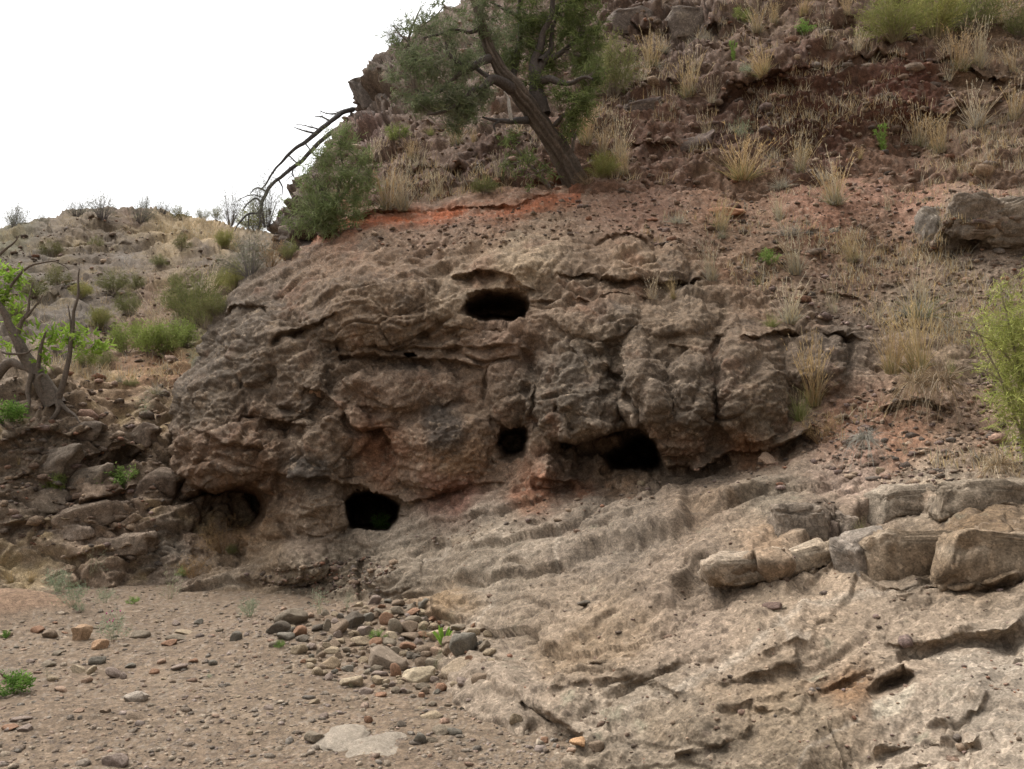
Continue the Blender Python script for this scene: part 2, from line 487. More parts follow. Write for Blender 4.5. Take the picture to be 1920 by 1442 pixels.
c.ledge([(1050,1055),(1090,1062),(1140,1045)], 0.0561, 42, 0.115, 33, 18); c.ledge([(1088,1110),(1120,1135),(1200,1100),(1310,1085)], 0.035, 42, 0.0691, 33, 18)
c.ledge([(1210,1040),(1260,1020),(1330,990)], -0.035, 48, 0.023, 30, 18); c.ledge([(1090,1100),(1110,1075),(1160,1040),(1210,1020)], -0.1, 20, 0.0)
c.ledge([(860,1080),(910,1085),(960,1072)], 0.0175, 27, 0.0346, 18, 18); c.ledge([(950,1085),(1010,1090),(1060,1070)], 0.021, 27, 0.0461, 21, 18)
c.ledge([(970,1325),(1000,1322),(1045,1340),(1110,1385)], 0.186, 75, 0.0576, 33, 18)
c.ledge([(1020,1290),(1080,1260),(1140,1240),(1185,1275)], 0.0489, 69, 0.0691, 39, 18); c.ledge([(1000,1250),(1060,1235),(1100,1240)], 0.0245, 37, 0.0461, 24, 18)
c.ledge([(1150,1260),(1220,1270),(1290,1300)], 0.0421, 81, 0.0576, 36, 18)
c.ledge([(1340,1272),(1400,1268),(1460,1242),(1505,1235)], 0.0421, 75, 0.0691, 36, 18); c.ledge([(1405,1325),(1450,1335),(1520,1322)], 0.028, 48, 0.0576, 27, 18)
c.ledge([(1400,1228),(1440,1208),(1490,1202),(1540,1204)], 0.0315, 33, 0.0691, 24, 18); c.ledge([(1425,1138),(1450,1142),(1480,1140)], 0.0105, 21, 0.0691, 12, 18)
c.ledge([(1630,1205),(1700,1202),(1800,1188),(1935,1165)], 0.035, 27, 0.0808, 39, 18); c.ledge([(1790,1180),(1850,1172),(1935,1180)], 0.021, 27, 0.0461, 24, 18)
c.cave([(1620,1300),(1650,1265),(1700,1245),(1725,1262),(1715,1290),(1690,1308),(1640,1318)], 0.26, 30); c.blob(1590, 1285, 70, 32, 0.10, -15)
c.ledge([(1545,1350),(1580,1400),(1600,1442)], -0.1, 20, 0.02); c.ledge([(1860,1370),(1885,1410),(1880,1450)], 0.05, 26, 0.05)
c.ledge([(1620,1400),(1700,1385),(1800,1390)], 0.021, 48, 0.0576, 27, 18); c.ledge([(1480,1020),(1480,1021)], 0.0, 5)
c.ledge([(940,960),(1010,985),(1120,990),(1230,960)], 0.0175, 37, 0.0576, 30, 18)
c.ledge([(440,1085),(520,1085),(590,1070),(660,1040)], 0.0561, 42, 0.184, 60, 18)
# rills in the gritty slabs
for (x0, y0, x1, y1, d) in [(900,1240,1200,1120,.05),(950,1300,1250,1180,.05),(1000,1320,1330,1210,.06),(1200,1180,1560,1110,.04),(1230,1250,1480,1160,.05),(1330,1330,1560,1250,.05),
                            (1500,1160,1760,1110,.04),(1250,1420,1420,1350,.06),(1480,1300,1600,1260,.05),(1700,1360,1900,1300,.05),(1620,1440,1850,1380,.06),(1750,1250,1930,1220,.04)]:
    mx, my = (x0 + x1) / 2 + 10, (y0 + y1) / 2 + 12
    c.ledge([(x0, y0), (mx, my), (x1, y1)], d * 0.8, 22, d * 0.6, 24, 14)
c.blob(1775, 1035, 150, 56, -0.22, -3, p=3); c.blob(1790, 925, 140, 32, -0.14, -3, p=2.5); c.blob(1440, 1052, 122, 36, -0.13, -7, p=3); c.blob(1500, 975, 40, 40, -0.12, p=2); c.blob(1545, 985, 22, 42, -0.12, p=2.5); c.blob(1590, 985, 20, 34, -0.10, p=2.5)
c.blob(1150, 1045, 80, 34, -0.14, -28, p=2); c.blob(1265, 1010, 50, 36, -0.14, -30, p=2); c.blob(1000, 1040, 60, 26, -0.08, -8, p=2); c.blob(560, 1050, 60, 36, -0.16, p=2.5); c.blob(740, 1075, 50, 40, -0.10, p=2); c.blob(850, 1130, 60, 44, -0.10, -30, p=2)
c.blob(1180, 1330, 120, 40, 0.10, -18, p=1.5); c.blob(1460, 1265, 90, 26, 0.08, -12, p=1.5); c.blob(1780, 1215, 140, 20, 0.07, -6, p=1.5)
# the caves
CAVE = [[(866,574),(880,556),(912,540),(960,536),(992,546),(998,566),(985,596),(960,602),(930,600),(900,601),(874,598)],
        [(648,978),(648,940),(665,919),(692,915),(725,930),(750,946),(748,974),(735,992),(650,997)],
        [(928,826),(942,794),(962,790),(988,790),(996,822),(986,854),(946,858)],
        [(1118,850),(1168,824),(1205,807),(1228,815),(1250,872),(1222,884),(1150,880)],
        [(335,935),(375,915),(430,908),(478,908),(506,932),(503,968),(478,1000),(400,1008),(345,985)]]
c.cave(CAVE[0], 1.9, 12, 46); c.cave(CAVE[1], 2.6, 12); c.cave(CAVE[2], 1.1, 14, 22); c.cave(CAVE[3], 1.9, 15, 40); c.cave(CAVE[4], 1.9, 24, 34)
c.cave([(622,640),(640,634),(665,650),(660,668),(640,668)], 0.22, 9); c.cave([(755,666),(775,664),(782,672),(765,676)], 0.6, 5)

def zone(s, pts, soft):
    """1 inside the polygon, fading over soft"""
    t, _, _ = poly_field(s.wx, s.wy, list(pts) + [pts[0]])
    return np.where(in_poly(s.wx, s.wy, pts), sstep(-soft, soft, t), sstep(-soft, soft, -t))

P = c.points()
up = np.array([0, 0, 1.0])
slab = sstep(-40, 60, c.wy - np.interp(c.wx, [300,500,640,760,960,1200,1400,1500,1700,1950], [1090,1040,1005,985,930,900,880,880,960,930]))
rubble = sstep(30, -50, c.wy - np.interp(c.wx, [500,700,900,1050,1200,1350,1500,1640,1700,1950], [480,455,445,440,425,500,600,600,640,640])) 
rubble = np.maximum(rubble, zone(c, [(1500,800),(1570,740),(1640,730),(1760,700),(1950,690),(1950,900),(1700,900),(1600,905),(1500,860)], 25) * 0.9)
out_w = np.clip(1 - slab - rubble, 0, 1)
N0 = Sheet.broad_normals(P)
# layers dip a little; a frame turned with them
ca, sa = math.cos(math.radians(14)), math.sin(math.radians(14))
Q = np.stack([P[..., 0] * ca + P[..., 2] * sa, P[..., 1], -P[..., 0] * sa + P[..., 2] * ca], -1)
Qw = Q + 0.25 * np.stack([perlin(P * 1.3), perlin(P * 1.3 + 40), perlin(P * 1.3 + 80)], -1)
d = 0
rough = 0.30 + 0.70 * sstep(-0.25, 0.35, fbm(P * 0.75 + 21, 2))
rough = rough * (1 - 0.55 * np.exp(-(((c.wx - 1085) / 80) ** 2 + ((c.wy - 745) / 90) ** 2) ** 2)) * (1 - 0.45 * np.exp(-(((c.wx - 700) / 115) ** 2 + ((c.wy - 560) / 70) ** 2) ** 2))
lump = billow(Qw * np.array([1.1, 1.1, 1.7]), 4, 0.48)
d = d + (0.25 * out_w * (0.5 + 0.5 * rough) + 0.08 * slab + 0.10 * rubble) * (lump - 0.25)
f1, f2, cid = worley(Qw * np.array([1.5, 1.5, 2.1]))
d = d - 0.045 * out_w * np.exp(-((f2 - f1) / 0.05) ** 2) * sstep(-0.1, 0.25, perlin(P * 0.9 + 3))
d = d + out_w * 0.07 * (JIT[cid, 0] - 0.5) * sstep(0, 0.15, f2 - f1)
strata = fbm(Qw * np.array([1.0, 1.0, 6.0]), 4, 0.55)
d = d + (0.06 * out_w + 0.03 * slab + 0.05 * rubble) * strata
rill = billow(Qw * np.array([1.6, 1.6, 9.0]) + 4, 4, 0.55)
d = d + slab * 0.12 * (rill - 0.2) * (0.45 + 0.55 * sstep(-0.2, 0.3, perlin(P * 0.8 + 60)))
# bedding: rounded noses with a hollow under each, rising to the right
c2, s2 = math.cos(math.radians(17)), math.sin(math.radians(17))
zb = -P[..., 0] * s2 + P[..., 2] * c2
def beds(lam, seed, wob):
    s_ = (zb + wob * fbm(P * 0.6 + seed, 3) + 0.022 * fbm(P * 3.5 + seed, 3)) / lam
    k_ = np.floor(s_)
    s_ = s_ - k_
    prof = sstep(0, 0.14, s_) * (1 - sstep(0.5, 1.0, s_))
    amp = sstep(-0.15, 0.4, perlin(np.stack([P[..., 0] * 0.55 + k_ * 3.1, P[..., 1] * 0.4, k_ * 7.7 + seed], -1)))
    return (prof - 0.4) * amp
d = d + slab * (0.155 * beds(0.24, 3, 0.16) + 0.05 * beds(0.085, 9, 0.08)) + out_w * 0.05 * beds(0.42, 15, 0.35) * (1.2 - rough) * (c.wx < 990)
d = d + slab * 0.10 * fbm(np.stack([P[..., 0] * .8, P[..., 1] * .5, zb * 3.0], -1), 3)
pits = fbm(P * 5.0, 5, 0.65)
d = d + (0.058 * out_w * rough + 0.018 * slab + 0.06 * rubble) * pits
fine = fbm(P * 21, 3, 0.62)
d = d + (0.026 * out_w + 0.015 * slab + 0.02 * rubble) * fine
fa, fe = facets(Qw * np.array([2.2, 2.2, 3.0]), 0.25)
d = d + (0.12 * out_w * rough + 0.055 * slab) * fa - (0.02 * out_w + 0.02 * slab) * np.exp(-(fe / 0.06) ** 2) * sstep(-.1, .3, perlin(P * 1.1 + 8))
fa, fe = facets(Qw * np.array([6.5, 6.5, 10.0]), 0.3)
d = d + (0.034 * out_w * rough + 0.012 * slab + 0.03 * rubble) * fa
w1, w2, wc = worley(P * 17.0)
peb = np.clip(0.36 - w1, 0, 1) * (JIT[wc, 1] > 0.45)
d = d + (0.05 * out_w + 0.025 * slab + 0.055 * rubble) * peb
steep = np.hypot(np.gradient(c.Y, c.xs, axis=1), np.gradient(c.Y, c.ys, axis=0))
v1, v2, vc = worley(P * 8.0 + 0.35 * perlin(P * 3)[..., None])
CONG = sstep(-0.05, 0.25, fbm(P * 0.9 + 77, 3)) * (out_w + 0.5 * slab)
d = d + 0.058 * CONG * np.clip(0.42 - v1, 0, 1) * (JIT[vc, 1] > 0.3)
d = d * (1 - 0.9 * np.maximum(C_.calm, sstep(0.035, 0.10, steep)))
P = P + N0 * d[..., None]
C_.P, C_.N = P, Sheet.normals(P)

ROCKC = [
 (1500,1150,160,(.52,.43,.34)),(1700,1200,120,(.50,.42,.34)),(1850,1300,140,(.47,.42,.36)),(1300,1150,120,(.46,.38,.31)),(1100,1200,120,(.47,.39,.31)),
 (950,1300,90,(.48,.41,.34)),(1250,1380,120,(.36,.31,.25)),(1500,1350,100,(.36,.30,.23)),(1600,1290,50,(.33,.22,.14)),(1750,1400,90,(.42,.36,.30)),
 (850,1130,40,(.44,.33,.22)),(780,1150,40,(.43,.33,.24)),(900,1040,90,(.40,.35,.29)),(760,1060,70,(.40,.35,.29)),(600,1080,60,(.46,.40,.32)),(1150,1000,120,(.36,.31,.26)),
 (1450,1050,60,(.48,.36,.26)),(1800,1035,110,(.28,.205,.135)),(1680,1050,50,(.29,.24,.19)),(1540,985,40,(.27,.22,.18)),(1450,960,60,(.31,.27,.22)),(1750,930,90,(.40,.34,.27)),(1600,900,60,(.44,.34,.28)),(1300,930,80,(.30,.24,.19)),
 (480,1050,60,(.38,.30,.22)),(580,1020,50,(.30,.24,.19)),(850,930,50,(.33,.20,.16)),(1010,920,40,(.36,.19,.125)),(1090,925,30,(.36,.20,.13)),
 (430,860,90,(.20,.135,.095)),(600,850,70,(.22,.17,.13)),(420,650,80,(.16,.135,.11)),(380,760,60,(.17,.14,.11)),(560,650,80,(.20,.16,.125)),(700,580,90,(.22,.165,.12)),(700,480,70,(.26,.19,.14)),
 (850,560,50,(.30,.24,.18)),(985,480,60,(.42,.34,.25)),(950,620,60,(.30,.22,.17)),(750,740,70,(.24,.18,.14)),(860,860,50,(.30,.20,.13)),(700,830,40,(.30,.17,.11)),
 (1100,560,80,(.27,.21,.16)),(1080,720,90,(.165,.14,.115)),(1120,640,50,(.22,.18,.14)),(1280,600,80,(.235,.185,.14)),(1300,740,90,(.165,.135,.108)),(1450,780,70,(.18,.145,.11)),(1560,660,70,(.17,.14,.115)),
 (1400,840,40,(.26,.15,.09)),(1160,900,60,(.26,.18,.12)),(1200,480,60,(.34,.26,.19)),(1400,500,80,(.30,.21,.15)),
 (650,440,45,(.29,.18,.125)),(800,425,60,(.27,.19,.14)),(950,400,50,(.31,.19,.13)),(1200,390,70,(.30,.19,.14)),(1360,390,50,(.33,.205,.14)),(1550,380,70,(.36,.21,.15)),(1700,360,80,(.38,.23,.17)),(1850,330,60,(.36,.24,.18)),
 (1820,410,60,(.30,.25,.19)),(1760,430,40,(.22,.18,.145)),(1650,470,80,(.32,.22,.16)),(1850,500,80,(.37,.30,.24)),(1700,560,60,(.31,.25,.19)),(1500,590,60,(.26,.20,.15)),
 (1600,800,60,(.36,.22,.155)),(1700,830,60,(.36,.215,.145)),(1620,850,40,(.42,.29,.23)),(1830,780,80,(.33,.24,.18)),(1850,680,80,(.29,.23,.17)),(1900,870,60,(.38,.31,.24)),(330,950,60,(.27,.21,.165)),(300,1050,60,(.33,.27,.22))]
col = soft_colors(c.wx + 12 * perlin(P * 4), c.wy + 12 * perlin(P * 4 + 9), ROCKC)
def tint(mask, rgb, a):
    global col
    col = col + (np.array(rgb) - col) * (mask * a)[..., None]
blot = fbm(P * 2.2 + 5, 5, 0.65)
col = col * (1 + 0.45 * blot)[..., None]
red = sstep(0.05, 0.5, fbm(P * 1.7 + 33, 4, 0.6))
tint(red * (out_w + 0.35 * rubble), (.27, .145, .095), 0.5)
grey = sstep(0.1, 0.5, fbm(P * 1.3 + 71, 4, 0.6))
tint(grey * out_w, (.13, .115, .10), 0.6)
tint(out_w * sstep(0.15, 0.5, fbm(P * 2.6 + 160, 5, 0.65)), (.42, .34, .25), 0.5)
tint(out_w * sstep(0.15, 0.5, fbm(P * 1.9 + 190, 5, 0.65)), (.10, .085, .07), 0.6)
soot = np.maximum(np.exp(-((c.wx - 830) / 42) ** 2 - ((c.wy - 800) / 55) ** 2), np.exp(-((c.wx - 580) / 45) ** 2 - ((c.wy - 880) / 34) ** 2))
tint(sstep(0.12, 0.7, soot + 0.3 * fbm(P * 6, 3)), (.075, .072, .068), 0.75)
tint(np.exp(-((c.wx - 320) / 40) ** 2 - ((c.wy - 1030) / 25) ** 2), (.12, .12, .11), 0.6)
# pale mineral films and dark bands of painted-in shading run along the bedding of the slabs
ZB = np.stack([P[..., 0] * 0.7, P[..., 1] * 0.45, zb * 3.4], -1) + 0.12 * fbm(P * 3, 3)[..., None]
tint(slab * sstep(0.10, 0.42, fbm(ZB + 7, 4, 0.55)), (.66, .585, .495), 0.6)
tint(slab * sstep(0.08, 0.40, fbm(ZB * 1.3 + 50, 4, 0.55)), (.235, .195, .155), 0.62)
tint(slab * sstep(0.15, 0.5, fbm(ZB * 0.8 + 120, 4, 0.55)), (.42, .31, .20), 0.4)
tint(slab * sstep(0.30, 0.5, fbm(P * 3.1 + 90, 4, 0.6)), (.43, .43, .34), 0.6)
tint(zone(c, [(1640,1318),(1690,1308),(1722,1285),(1718,1310),(1690,1335),(1640,1345)], 6), (.72, .68, .58), 0.8)
tint(np.exp(-((c.wx - 1560) / 40) ** 2 - ((c.wy - 1290) / 22) ** 2), (.34, .20, .11), 0.6)
for vein, wd in [([(790,1060),(830,1045),(845,1010)], 4), ([(1490,1445),(1520,1410),(1560,1375),(1610,1350)], 3), ([(1460,1165),(1475,1200),(1520,1200)], 4), ([(930,1130),(905,1165),(890,1170)], 4),
                 ([(1280,1290),(1350,1250),(1440,1190),(1500,1150)], 7), ([(1500,1140),(1620,1130),(1740,1110)], 6), ([(1180,1350),(1250,1300),(1300,1270)], 5), ([(1700,1220),(1800,1230),(1930,1260)], 8), ([(1045,1060),(1050,1020),(1042,985)], 3)]:
    t, _, _ = poly_field(c.wx, c.wy, vein)
    tint(np.exp(-(t / wd) ** 2), (.68, .62, .54), 0.6)
tint(rubble * sstep(0.1, 0.5, fbm(P * 3 + 140, 4, 0.6)), (.40, .30, .235), 0.5)
band = np.exp(-((c.wy - np.interp(c.wx, [600, 700, 850, 960, 1080], [438, 415, 400, 392, 368])) / 14) ** 2) * (c.wx < 1090)
tint(np.exp(-((c.wx - 440) / 60) ** 2 - ((c.wy - 985) / 40) ** 2), (.36, .22, .12), 0.6)
tint(band * sstep(-0.5, 0.1, fbm(P * 2 + 9, 3)) * (0.75 + 0.25 * (c.wx < 900)), (.50, .16, .07), 0.95)
tint(CONG * (v1 < 0.40) * (JIT[vc, 2] > 0.72), (.40, .325, .255), 0.5)
tint(CONG * (v1 < 0.40) * (JIT[vc, 2] < 0.25), (.15, .115, .095), 0.5)
tint((JIT[wc, 2] > 0.86) * (w1 < 0.42) * (0.5 + 0.5 * JIT[wc, 0]), (.50, .42, .34), 0.55)
tint((JIT[wc, 2] < 0.10) * (w1 < 0.42), (.13, .10, .085), 0.5)
k_ = out_w[..., None]
r_ = rubble[..., None]
col = col * (1 - k_ + k_ * np.array([.84, .765, .68])) * (1 - r_ * (1 - np.array([.77, .70, .63]))) * (1 - slab[..., None] * (1 - np.array([.63, .572, .505])))
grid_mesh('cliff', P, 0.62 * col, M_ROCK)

# --- the hillside above
HILL = [
 (600,440,14.0),(700,420,14.2),(850,400,14.2),(1000,372,14.2),(1100,358,14.2),(1300,356,14.0),(1500,352,14.1),(1700,346,13.9),(1900,345,13.3),(2400,345,12.8),
 (500,650,16),(800,650,16),(1200,600,16),(1600,600,16),(2000,600,15.6),(2400,600,15),
 (510,430,17.0),(540,350,19),(640,220,22),(680,150,24),(800,50,27),(890,-20,29),(1000,-150,32),
 (600,400,15.2),(640,320,17),(700,350,15.2),(800,330,15.4),(900,300,15.7),(1000,290,15.8),(1100,300,15.6),(1200,270,16.2),(1200,150,19),(1000,100,21.5),(1100,0,25),(1300,0,24),(1300,150,18.6),
 (1350,280,15.8),(1500,290,15.9),(1500,200,16.4),(1500,125,17.3),(1700,280,15.8),(1700,190,16.4),(1700,120,17.4),(1600,50,20),(1700,-50,24),(1900,250,15.4),(1900,160,16.6),(1900,50,20),(1900,-100,25),
 (850,150,21.5),(750,230,19.5),(2400,200,15),(2400,-100,24),(1300,-200,31),(400,300,24),(400,100,30)]
H_ = Sheet(axis(380, 490, 1935, 2500, 2.5, 16), axis(-260, -10, 450, 700, 2.3, 14), HILL)
h = H_
edge = np.interp(h.py, [-260,-60,-20,20,60,110,140,165,220,270,330,380,430,470,520], [1080,930,890,850,778,730,688,680,664,626,582,544,520,520,560])
for k_, (a_, b_) in enumerate([(60, 16), (19, 9), (7, 4)]):
    edge = edge + b_ * perlin(np.stack([h.py / a_, h.py * 0 + k_ * 7, h.py * 0], -1))
out = np.maximum(edge - h.px, 0)
h.Y += np.where(out > 0, 0.8 + 0.03 * out, 0.8 * np.exp(-np.maximum(h.px - edge, 0) / 30))
h.px = np.where(out > 0, h.px + 1.12 * out, h.px)
h.ledge([(1290,210),(1400,150),(1480,125),(1560,115),(1640,88),(1760,110),(1850,135),(1935,140)], 0.293, 51, 0.3, 52, 10)
h.ledge([(1360,155),(1420,140),(1500,150)], 0.195, 34, 0.2, 26, 10); h.ledge([(1150,250),(1240,260),(1330,265)], 0.195, 40, 0.2, 31, 10)
h.ledge([(1150,180),(1200,150),(1280,155)], 0.26, 40, 0.2, 31, 10); h.ledge([(1130,30),(1250,45),(1340,30),(1400,60)], 0.39, 44, 0.3, 33, 10); h.ledge([(1480,50),(1600,30),(1700,90)], 0.26, 40, 0.2, 31, 10)
h.ledge([(860,350),(960,335),(1060,345)], 0.227, 27, 0.2, 26, 10); h.ledge([(740,310),(860,300),(900,320)], 0.195, 34, 0.2, 26, 10); h.ledge([(700,260),(760,225),(860,240)], 0.195, 34, 0.15, 26, 10)
h.ledge([(660,240),(700,190),(720,150)], -0.26, 34, 0.1, 26, 10); h.ledge([(680,190),(720,175),(790,180)], 0.26, 27, 0.2, 20, 10); h.ledge([(560,400),(600,360),(660,350)], 0.195, 34, 0.1, 26, 10)
h.ledge([(1700,185),(1760,215),(1860,190),(1935,150)], 0.195, 34, 0.2, 26, 10); h.ledge([(1850,130),(1935,160)], 0.195, 23, 0.2, 20, 10)
h.ledge([(1240,40),(1310,80),(1320,0)], -0.325, 30, 0.1, 20, 10); h.crack([(1160,120),(1180,220)], 0.2, 10); h.crack([(1405,170),(1425,260)], 0.2, 12)
P = h.points()
N0 = Sheet.broad_normals(P)
Qw = P + 0.35 * np.stack([perlin(P * 0.9), perlin(P * 0.9 + 40), perlin(P * 0.9 + 80)], -1)
fa, fe = facets(Qw * np.array([1.3, 1.3, 2.0]), 0.25)
fb, fe2 = facets(Qw * np.array([4.5, 4.5, 6.5]), 0.3)
crag = np.maximum(np.exp(-((h.wx - 690) / 90) ** 2 - ((h.wy - 190) / 90) ** 2), np.exp(-((h.wx - 1270) / 150) ** 2 - ((h.wy - 20) / 90) ** 2))
crag = np.maximum(crag, 0.8 * np.exp(-((h.wx - 560) / 60) ** 2 - ((h.wy - 380) / 70) ** 2))
bank = zone(h, [(1170,260),(1340,190),(1440,140),(1620,90),(1760,110),(1790,180),(1740,250),(1560,290),(1420,290),(1250,285)], 22)
f1, f2, cid = worley(Qw * np.array([1.3, 1.3, 1.9]))
d = (0.35 * crag + 0.12) * (JIT[cid, 0] - 0.5) * sstep(0, 0.22, f2 - f1) - (0.2 * crag + 0.05) * np.exp(-((f2 - f1) / 0.06) ** 2)
d = d + 0.45 * (billow(Qw * np.array([0.8, 0.8, 1.2]), 5, 0.5) - 0.25) + 0.16 * fbm(Qw * np.array([1, 1, 4.0]), 4, 0.55) + 0.10 * fbm(P * 4, 4, 0.6) + 0.05 * fbm(P * 13, 3, 0.6) + (0.30 * crag + 0.10) * fa + (0.06 * crag + 0.06) * fb
w1, w2, wc = worley(P * 8.0)
d = d + 0.10 * np.clip(0.4 - w1, 0, 1) * (JIT[wc, 1] > 0.4) * (1 - 0.5 * bank)
P = P + N0 * d[..., None]
h.P, h.N = P, Sheet.normals(P)
HC = [(1500,210,110,(.125,.07,.052)),(1700,170,70,(.15,.075,.055)),(1350,240,60,(.14,.09,.07)),(1220,240,70,(.19,.12,.09)),(1150,330,60,(.24,.16,.12)),(1400,320,70,(.27,.19,.14)),(1650,310,60,(.25,.165,.12)),(1740,310,50,(.24,.165,.125)),
      (1850,250,70,(.28,.21,.165)),(1850,100,90,(.25,.19,.14)),(1600,50,70,(.20,.145,.11)),(1400,80,70,(.22,.165,.13)),(1250,30,110,(.17,.13,.11)),(1180,90,60,(.21,.16,.13)),(1000,100,90,(.21,.16,.13)),
      (850,120,80,(.22,.18,.15)),(690,180,60,(.19,.165,.145)),(690,230,40,(.21,.15,.135)),(560,390,50,(.14,.12,.105)),(480,480,60,(.13,.11,.09)),(800,280,70,(.21,.155,.125)),(900,330,50,(.17,.12,.10)),(750,370,50,(.21,.15,.12)),
      (660,415,30,(.33,.15,.085)),(800,405,40,(.30,.14,.09)),(1060,358,26,(.30,.15,.095)),(1950,-50,120,(.25,.19,.14)),(1300,-150,120,(.22,.17,.14))]
col = soft_colors(h.wx, h.wy, HC)
col = col * (1 + 0.35 * fbm(P * 1.6, 4, 0.6))[..., None]
tint((1 - bank) * sstep(0.1, 0.5, fbm(P * 1.1 + 30, 4, 0.6)), (.33, .26, .17), 0.5)
tint(sstep(0.2, 0.5, fbm(P * 1.5 + 60, 4, 0.6)), (.24, .12, .08), 0.4)
tint((JIT[wc, 2] > 0.8) * (w1 < 0.45), (.34, .28, .235), 0.5)
tint((JIT[wc, 2] < 0.15) * (w1 < 0.45), (.10, .075, .065), 0.5)
grid_mesh('hillside', P, 0.46 * col * np.array([1, .87, .76]), M_ROCK)

# --- the left bank and the hill beyond it
BANK = [
 (0,1130,9.6),(150,1110,10.2),(300,1085,10.9),(400,1075,11.3),(0,1090,10.1),(0,1000,10.9),(150,980,11.3),(300,960,11.7),(0,880,11.5),(150,870,12.0),(300,850,12.5),(0,770,12.2),(100,750,12.7),(250,780,13.2),
 (0,700,14),(100,680,15),(250,690,15.7),(350,650,17.2),(200,640,19),(50,600,22),(250,570,25),(400,560,22),(460,520,24),(100,520,29),(250,500,32),(400,490,30),(100,440,36),(250,435,40),(400,440,41),(480,460,38),
 (0,430,36),(130,400,40),(260,395,42),(330,405,48),(420,415,52),(520,430,54),(600,440,54),(-400,1090,9.5),(-400,800,11.5),(-400,600,18),(-400,400,34),(500,800,15.5),(500,1000,13.5),(600,600,20),(0,1250,9.4),(300,1250,11)]
B_ = Sheet(axis(-500, -8, 540, 720, 2.4, 14), axis(300, 372, 1110, 1260, 2.2, 12), BANK)
b = B_
ridge = np.interp(b.px, [-500,0,40,110,125,200,300,330,420,480,560,720], [440,432,424,412,400,392,398,408,420,436,446,450])
for k_, (a_, b2) in enumerate([(70, 6), (21, 5), (7, 2)]):
    ridge = ridge + b2 * perlin(np.stack([b.px / a_, b.px * 0 + k_ * 5, b.px * 0], -1))
out = np.maximum(ridge - b.py, 0)
b.Y += np.where(out > 0, 1.0 + 0.12 * out, 1.0 * np.exp(-np.maximum(b.py - ridge, 0) / 10))
b.py = np.where(out > 0, b.py + 1.1 * out, b.py)
b.ledge([(60,470),(160,450),(260,455),(330,440),(440,462)], 0.16, 30, 0.2, 16); b.ledge([(40,560),(140,540),(230,550),(300,545)], 0.16, 30, 0.2, 20); b.ledge([(120,620),(200,600),(260,610)], 0.14, 26, 0.1, 20)
b.ledge([(-8,830),(60,800),(130,815),(200,790)], 0.14, 26, 0.16, 24); b.ledge([(150,850),(220,845),(280,835)], 0.25, 22, 0.2, 24); b.ledge([(-8,900),(50,890),(120,900)], 0.12, 26, 0.15, 24)
b.ledge([(60,930),(150,950),(260,900)], 0.15, 26, 0.2, 24); b.ledge([(-8,985),(90,975),(200,985),(290,970)], 0.10, 26, 0.14, 24); b.ledge([(120,1040),(220,1030),(300,1015)], 0.10, 22, 0.14, 20)
b.cave([(185,870),(240,842),(270,850),(250,880),(200,895)], 0.4, 16)
P = b.points()
N0 = Sheet.broad_normals(P)
far = sstep(13.5, 20, b.Y)
k_ = (1 + 1.3 * far)[..., None]
Qw = P / k_ + 0.3 * np.stack([perlin(P * 1.0), perlin(P * 1.0 + 40), perlin(P * 1.0 + 80)], -1)
f1, f2, cid = worley(Qw * np.array([1.4, 1.4, 2.2]))
d = 0.16 * (JIT[cid, 0] - 0.5) * sstep(0, 0.25, f2 - f1) - 0.09 * np.exp(-((f2 - f1) / 0.07) ** 2) + 0.30 * (billow(Qw * np.array([1.0, 1.0, 1.6]), 5, 0.5) - 0.25) + 0.12 * fbm(Qw * np.array([1.2, 1.2, 5]), 4, 0.55) + 0.06 * fbm(Qw * 5, 4, 0.6) + 0.02 * fbm(Qw * 18, 3, .6)
fa, fe = facets(Qw * np.array([1.5, 1.5, 2.2]), 0.25)
d = d + 0.16 * fa
fa, fe = facets(Qw * np.array([5, 5, 7.0]), 0.3)
d = d + 0.06 * fa
gully = np.exp(-((b.wx - 270) / 90) ** 2 - ((b.wy - 680) / 70) ** 2)
d = d * k_[..., 0] * (1 - 0.6 * gully) * (1 - 0.45 * far)
P = P + N0 * d[..., None]
b.P, b.N = P, Sheet.normals(P)
BC = [(60,850,70,(.20,.165,.135)),(220,850,60,(.19,.15,.12)),(60,950,60,(.23,.19,.16)),(200,960,60,(.27,.21,.17)),(60,1010,50,(.33,.27,.22)),(200,1020,60,(.33,.26,.21)),(300,1040,40,(.22,.19,.165)),(50,1070,40,(.36,.30,.23)),
      (260,690,50,(.36,.23,.155)),(300,660,40,(.37,.21,.13)),(180,720,50,(.30,.225,.165)),(100,740,40,(.20,.155,.12)),(280,750,50,(.28,.22,.17)),(300,570,40,(.33,.22,.155)),(350,600,50,(.30,.27,.16)),(130,590,60,(.22,.19,.165)),
      (200,500,70,(.27,.225,.19)),(60,500,60,(.27,.235,.20)),(230,490,24,(.36,.33,.31)),(380,480,50,(.25,.20,.16)),(390,438,60,(.66,.52,.33)),(330,420,40,(.60,.48,.31)),(150,430,50,(.33,.27,.21)),(20,440,40,(.28,.27,.19)),(460,480,40,(.22,.19,.16)),(250,395,30,(.30,.22,.17))]
col = soft_colors(b.wx, b.wy, BC)
col = col * (1 + 0.32 * fbm(P / k_ * 1.8, 4, 0.6))[..., None]
tint(sstep(0.0, 0.4, fbm(P / k_ * 1.4 + 30, 4, 0.6)), (.46, .37, .22), 0.6)
tint(sstep(0.1, 0.4, fbm(P / k_ * 3.4 + 130, 4, 0.6)), (.17, .13, .10), 0.6)
tint(sstep(0.15, 0.5, fbm(P / k_ * 1.6 + 60, 4, 0.6)), (.14, .115, .10), 0.4)
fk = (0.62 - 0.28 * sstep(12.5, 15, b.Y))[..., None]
grid_mesh('left_bank', P, fk * col * np.array([1, .915, .79]), M_ROCK)

